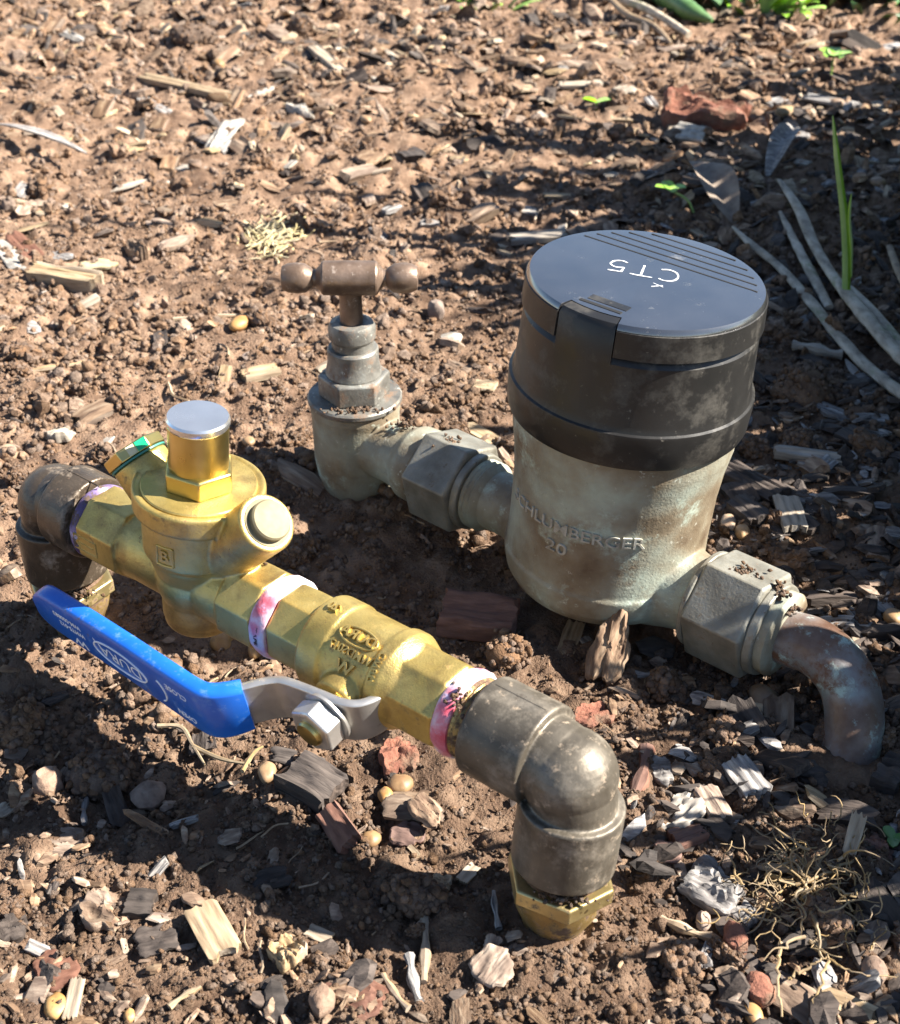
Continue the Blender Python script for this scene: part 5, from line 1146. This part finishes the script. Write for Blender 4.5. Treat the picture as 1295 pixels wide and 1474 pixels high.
lodged(ex(199) + FX * 6 + UP * 11.5, 5.0, 60, 'soil packed on the thread between pink tape and front elbow', (0.6, 1.0, 0.7), 10)
lodged(B0 + VR * 36 + Vector((0, -12.8, 0)), 7.0, 70, 'dark soil packed on top of the front hexagonal bushing', (1.4, 0.35, 0.18), 11)
lodged(A0 + VL * 36.5 + Vector((4, -12.8, 0)), 7.0, 70, 'dark soil packed on top of the left hexagonal bushing', (1.3, 0.35, 0.18), 12)

# ------------------------------------------------------------------ plants
def leaf_strip(L, W, arch, fold=0.25, n=12, tip=0.0, curl=0.0):
    vs = []; fs = []
    for i in range(n + 1):
        t = i / n; a = arch * t; x = L * t * math.cos(a * 0.75); z = L * t * math.sin(1.0) * 0 + L * (math.sin(1.25) * t - arch * 0.52 * t * t)
        wd = W * (min(1, 0.55 + 3 * t) * (1 - t ** 2.6) + tip)
        y0 = curl * math.sin(3 * t) * L
        vs += [(x * 0.6, y0 - wd / 2, z + fold * wd * 0.5), (x * 0.6, y0, z), (x * 0.6, y0 + wd / 2, z + fold * wd * 0.5)]
    for i in range(n):
        for j in range(2): fs.append((i * 3 + j, (i + 1) * 3 + j, (i + 1) * 3 + j + 1, i * 3 + j + 1))
    vs2 = [(a, b, c - 0.5) for a, b, c in vs]; k = len(vs); m = MB(); m.add(vs + vs2, fs + [tuple(q + k for q in f[::-1]) for f in fs]); return m
LT_ = []
for k in range(5):
    m = leaf_strip(200, 15 + 2 * k, 0.55 + 0.22 * k, curl=0.03 * (k - 2)).mesh('leaf', sharp=None); m.materials.append(M['leaf']); LT_.append(m)
def clump(base, n, s0, s1, label, spread=26, seed=1, g=None, name='strappy_plant', lean=0, hz=1.0):
    r = random.Random(seed); rt = root(name, (base[0], base[1], hgt(base[0], base[1])), label, 'plant', g)
    for k in range(n):
        o = bpy.data.objects.new('leaf', r.choice(LT_)); COL.objects.link(o); o.parent = rt
        a = r.uniform(0, 6.28); q = r.uniform(0, spread)
        o.location = Vector((math.cos(a) * q, math.sin(a) * q, -6)) * S
        sc = r.uniform(s0, s1); o.scale = (sc * r.uniform(0.7, 1.1), sc ** 0.5, sc * hz * r.uniform(0.6, 1.0)); o.rotation_euler = (r.gauss(0, 0.15), r.gauss(0, 0.22) + lean * math.cos(a), a + r.gauss(0, 0.4))
    return rt
G_ = 'strappy plants growing beside the bed'
NTH = ['first', 'second', 'third', 'fourth', 'fifth', 'sixth', 'seventh', 'eighth', 'ninth', 'tenth', 'eleventh', 'twelfth']
for k, (x, y, n, s0, s1, hz) in enumerate([(352, 418, 80, 0.5, 0.7, 1.9), (352, 466, 90, 0.5, 0.7, 2.0), (356, 514, 100, 0.5, 0.75, 2.3), (362, 564, 110, 0.5, 0.8, 2.7), (400, 622, 120, 0.6, 0.9, 3.2), (435, 705, 120, 0.7, 1.0, 3.4), (460, 790, 120, 0.8, 1.1, 3.4), (495, 885, 110, 0.8, 1.1, 3.3), (540, 990, 90, 0.8, 1.1, 3.0), (610, 1105, 60, 0.8, 1.1, 2.4)]):
    clump((x, y), n, s0, s1, f'green clump of strappy leaves right of the bed, {NTH[k]} from the front', 40, 50 + k, G_, hz=hz)
for k, (x, y, n, s0, s1, hz) in enumerate([(285, 306, 100, 0.4, 0.6, 3.0), (286, 346, 100, 0.4, 0.6, 3.0), (300, 384, 70, 0.4, 0.6, 2.6)]):
    clump((x, y), n, s0, s1, f'low green tuft right of the outlet pipe, {NTH[k]} from the front', 26, 80 + k, 'low strappy tufts right of the outlet pipe', hz=hz)
for k, (x, y) in enumerate([(455, 690), (460, 775), (500, 940)]):
    clump((x, y), 8, 0.8, 1.0, f'tall sparse tuft of strappy leaves right of the bed, {NTH[k]} from the front', 14, 95 + k, 'tall sparse tufts right of the bed', hz=5.2)
# fallen dry stalks and the green shoot at the right
def stalk(pts, rad, label, mat='stalk', seg=12, name='dry_stalk', cat='stalk', lift=None):
    P = []
    for i, (u, v) in enumerate(pts):
        p = at(u, v); p.z = hgt(p.x, p.y) + (lift[i] if lift else 5); P.append(p)
    sp = smooth_path(P, 6); rr = np.interp(np.linspace(0, 1, len(sp)), np.linspace(0, 1, len(rad)), rad)
    c = sum(sp, Vector()) / len(sp)
    return tag(MB().tube(sp, [q * (0.82 if name == 'dry_stalk' else 1) * (1 + rnd.uniform(-0.07, 0.07)) for i, q in enumerate(rr)], seg, True, 0.6 if name == 'dry_stalk' else 1.0).build(name, M[mat], None, c), label, cat)
stalk([(1052, 346), (1080, 368), (1120, 398), (1165, 446), (1205, 496), (1250, 544), (1320, 600)], [1.2, 3.6, 3.6, 4.2, 4.6, 4.8, 5.4], 'long fallen grey stalk running from behind the lid to the right edge', lift=[9, 7, 6, 5, 5, 5, 6])
stalk([(1118, 284), (1146, 322), (1168, 366), (1196, 416), (1238, 470), (1280, 520), (1320, 560)], [2.0, 4.6, 4.4, 4.0, 5.6, 5.4, 6], 'thick fallen blue-grey stalk with the green shoot at its bend', lift=[12, 10, 8, 8, 8, 8, 8])
stalk([(1120, 322), (1146, 366), (1166, 408), (1192, 452)], [1.6, 3.8, 4.2, 3.4], 'short grey stalk lying between the two long fallen stalks', lift=[8, 6, 6, 4])
stalk([(1212, 420), (1250, 458), (1290, 506), (1320, 540)], [2.4, 3.8, 4.2, 4.4], 'grey stalk at the right edge parallel to the thick blue-grey one', lift=[6, 6, 6, 6])
stalk([(1278, 366), (1290, 400), (1310, 440)], [2.6, 3.0, 3.2], 'short dry brown stalk at the right edge beside the shoot', 'drybrown')
sb = at(1218, 442); rt = root('green_shoot', sb, 'single upright pale green shoot rising beside the fallen stalks', 'shoot')
sh = [sb + Vector(q) for q in ((0, 0, -4), (-4, 0, 25), (-10, 0, 55), (-18, 1, 85), (-25, 1, 112))]
MB().tube(smooth_path(sh, 5), list(np.interp(np.linspace(0, 1, 21), [0, 0.15, 0.5, 0.8, 1], [2.8, 3.2, 3.0, 2.3, 0.4])), 12, True, 0.75).build('blade', M['shoot'], rt)
sh = [sb + Vector(q) for q in ((-1, -2, 20), (-4, -2.5, 38), (-8, -2.5, 56), (-9, -2.5, 70))]
MB().tube(smooth_path(sh, 5), list(np.interp(np.linspace(0, 1, 16), [0, 0.4, 0.8, 1], [0.9, 1.7, 1.3, 0.3])), 10, True, 0.7).build('side_blade', M['shoot'], rt)
def dead_leaf(u0, v0, u1, v1, wpx, mat, label, rise):
    a, b = at(u0, v0), at(u1, v1); b.z += rise; a.z += 2; d = (b - a); L = d.length; x = d.normalized(); y = UP.cross(x).normalized(); z = x.cross(y); m = MB(); vs = []; fs = []; n = 10
    W = wpx / pxmm(a)
    for i in range(n + 1):
        t = i / n; wd = W * (math.sin(math.pi * min(t * 0.92 + 0.04, 1)) ** 0.8); hump = 0.10 * L * math.sin(math.pi * t)
        for j in range(5):
            q = j / 4 - 0.5; vs.append(a + x * L * t + y * wd * q + z * (hump + (0.9 * abs(q) ** 1.5 * (1 + 0.5 * math.sin(5 * t + j)) + 0.10 * (j % 2)) * wd))
    for i in range(n):
        for j in range(4): fs.append((i * 5 + j, (i + 1) * 5 + j, (i + 1) * 5 + j + 1, i * 5 + j + 1))
    k = len(vs); vs2 = [q - z * 0.5 for q in vs]; m.add(vs + vs2, fs + [tuple(q + k for q in f[::-1]) for f in fs])
    return tag(m.build('dead_leaf', M[mat], None, a, sharp=None), label, 'leaf')
dead_leaf(1056, 326, 980, 262, 56, 'dryleaf', 'curled brown dead leaf behind the lid with its stem end down', 14)
dead_leaf(1104, 258, 1142, 214, 36, 'greybark', 'upright grey ribbed dead leaf at the upper right', 16)
# sprouting weeds
def weed(u, v, h, leaves, label, mat='lime', lean=(0, 0), lr=5):
    b = at(u, v); rt = root('weed_seedling', b, label, 'weed'); top = b + Vector((lean[0], lean[1], h))
    MB().tube(smooth_path([b, b + Vector((lean[0] * 0.3, lean[1] * 0.3, h * 0.6)), top], 5), 0.8, 6).build('stem', M['shoot'], rt)
    r = random.Random(int(u))
    for k in range(leaves):
        a = 6.28 * k / leaves + r.uniform(-0.3, 0.3); c = top + Vector((math.cos(a), math.sin(a), 0.25)) * lr * 0.9
        x = Vector((math.cos(a), math.sin(a), 0.2)).normalized(); y = UP.cross(x).normalized(); z = x.cross(y); n = 9
        m = MB(); m.add([c + x * math.cos(6.28 * i / n) * lr + y * math.sin(6.28 * i / n) * lr * 0.75 + z * abs(math.sin(6.28 * i / n)) * lr * 0.3 for i in range(n)] + [c], [(n, i, (i + 1) % n) for i in range(n)])
        m.v += [(p[0], p[1], p[2] - 0.5) for p in m.v]; m.f += [tuple(q + n + 1 for q in f[::-1]) for f in m.f]
        m.build('leaf', M[mat], rt, sharp=None)
weed(998, 306, 14, 4, 'leaning green weed seedling sprouting behind the lid', 'lime', (-16, 4), 5.5)
weed(858, 158, 5, 2, 'tiny bright lime seedling in the sunlit mulch behind the meter', 'lime', (0, 0), 6)
weed(1194, 118, 20, 5, 'green seedling with a thin stalk near the top right', 'lime', (0, 0), 8)
weed(1282, 1216, 3, 3, 'tiny green seedling at the right edge beside the red bark', 'leaf', (0, 0), 2.6)
# plants and path at the far edge
stalk([(905, -8), (958, 14), (990, 30), (1024, 38)], [6, 11, 9, 2], 'broad blue-green strappy leaf lying on the mulch at the top', 'leaf', 10, 'fallen_leaf', 'leaf', [14, 12, 9, 5])
def far_plant(u, v, n, label, sc, mat, seed):
    b = at(u, v); rt = root('leafy_plant', b, label, 'plant'); r = random.Random(seed); ms = []
    for k in range(4):
        m = leaf_strip(130, 20, 0.9 + 0.25 * k).mesh('leaf', sharp=None); m.materials.append(M[mat]); ms.append(m)
    for k in range(n):
        o = bpy.data.objects.new('leaf', r.choice(ms)); COL.objects.link(o); o.parent = rt; a = r.uniform(0, 6.28); q = r.uniform(0, 40)
        o.location = Vector((math.cos(a) * q, math.sin(a) * q * 0.6, -5)) * S; s_2 = sc * r.uniform(0.6, 1.2); o.scale = (s_2, s_2, s_2); o.rotation_euler = (r.gauss(0, 0.2), r.gauss(0.25, 0.25), a)
far_plant(1100, 14, 26, 'lime green leafy plant at the top edge behind the bed', 0.75, 'lime', 5)
far_plant(1150, -8, 26, 'dark green leafy plant beyond the lime green one at the top edge', 0.9, 'leaf', 6)
far_plant(985, -14, 20, 'green plant at the top edge above the broad fallen leaf', 0.9, 'leaf', 7)
far_plant(690, 8, 16, 'small lime green plant at the top edge above the tap', 0.42, 'lime', 8)
far_plant(1250, 14, 7, 'thin strappy green plant at the top right corner by the pale path', 0.6, 'leaf', 9)
X = np.linspace(330, 2600, 80)[None, :] + 0 * np.linspace(0, 1, 60)[:, None]
Y = 1345 + 1200 * np.linspace(0, 1, 60)[:, None] - (X - 330) * 0.12 + 25 * vn(X / 90, X / 50, 9) * (1 - np.linspace(0, 1, 60)[:, None])
tag(grid_object('path', X, Y, low(X, np.minimum(Y, 2200)) + 11 + 2 * vn(X / 12, Y / 12, 4), M['sand']), kind='structure')
stalk([(826, -4), (872, 14), (930, 34), (990, 60)], [4, 4.5, 4, 3], 'grey-brown fallen branch crossing the mulch at the top', 'stalk', 10, 'fallen_branch', 'branch', [14, 12, 10, 6])
stalk([(872, 14), (900, 36), (940, 50), (965, 72)], [2.6, 3, 2.6, 1.5], 'thinner forked branch beside the grey-brown one at the top', 'drybrown', 8, 'fallen_branch', 'branch', [13, 10, 8, 5])
# roots and fibres
def wander(r, p, d, n, st, wig, flat=0.5, floor=True):
    out = [Vector(p)]; d = Vector(d).normalized()
    for _ in range(n):
        d = (d + Vector((r.gauss(0, wig), r.gauss(0, wig), r.gauss(0, wig * flat)))).normalized(); q = out[-1] + d * st
        if floor: q.z = max(q.z, hgt(q.x, q.y) - 0.6); q.z = min(q.z, hgt(q.x, q.y) + 16)
        out.append(q)
    return out
rc = at(1160, 1292); r = random.Random(4); rt = root('root_tangle', rc, 'tangle of thin tan roots spread over the soil at the lower right', 'roots')
for k in range(30):
    a = r.uniform(0, 6.28); p = rc + Vector((r.gauss(0, 9), r.gauss(0, 9), r.uniform(2, 11)))
    w2 = wander(r, p, (math.cos(a), math.sin(a), 0.1), r.randint(5, 10), r.uniform(1.8, 3.0), 0.34)
    sp = smooth_path(w2, 3); MB().tube(sp, list(np.linspace(r.uniform(0.32, 0.6), 0.14, len(sp))), 6).build('rootlet', M['root'], rt)
for (u0, v0), (u1, v1), (u2, v2), rr in [((1100, 1270), (1150, 1290), (1235, 1245), 1.2), ((1150, 1295), (1170, 1345), (1178, 1400), 1.3), ((1160, 1370), (1186, 1400), (1165, 1460), 1.0), ((1120, 1370), (1115, 1410), (1122, 1474), 1.0), ((1185, 1390), (1225, 1412), (1290, 1420), 0.6), ((1130, 1425), (1160, 1410), (1186, 1396), 0.8), ((1150, 1290), (1128, 1240), (1080, 1200), 0.8), ((1190, 1290), (1226, 1308), (1222, 1270), 0.9)]:
    P = [at(u0, v0), at(u1, v1), at(u2, v2)]; P = [p + UP * r.uniform(3, 7) for p in P]; sp = smooth_path(P, 8); sp = [q + Vector((r.gauss(0, 0.4), r.gauss(0, 0.4), r.gauss(0, 0.3))) for q in sp]
    MB().tube(sp, list(np.linspace(rr * 0.7, rr * 0.3, len(sp))), 6).build('rootlet', M['root'], rt)
fm = MB()
for k in range(150):
    a = r.uniform(0, 6.28); p = rc + Vector((r.gauss(0, 14), r.gauss(2, 12), r.uniform(1, 7))); sp = wander(r, p, (math.cos(a), math.sin(a), 0), r.randint(5, 9), 1.7, 0.6); fm.tube(sp, 0.22, 4)
fo = fm.build('fine_roots', M['root'], rt, sharp=None); fo['kind'] = 'stuff'
for pts, lb in [([(228, 1056), (262, 1058), (278, 1082), (296, 1112)], 'pale forked root on the dark soil below the blue lever'), ([(280, 1086), (320, 1104), (362, 1112)], 'thin pale root running right from the forked root below the lever'), ([(350, 1122), (366, 1096), (380, 1086)], 'tiny curved root beside the dull brown pebble')]:
    stalk(pts, [0.9, 0.8, 0.4], lb, 'root', 6, 'root', 'root', [4] * len(pts))
tc = at(385, 345); rt = root('straw_tuft', tc, 'tuft of pale yellow straw fibres on the soil left of the tap handle', 'straw')
for k in range(190):
    p = tc + Vector((r.gauss(0, 8), r.gauss(0, 17), r.uniform(0, 4))); a = r.gauss(1.1, 0.6); sp = wander(r, p, (math.cos(a), math.sin(a), 0.1), 5, r.uniform(1.4, 3.0), 0.22)
    MB().tube(sp, r.uniform(0.3, 0.65), 4).build('straw', M['fibre'], rt, sharp=None)
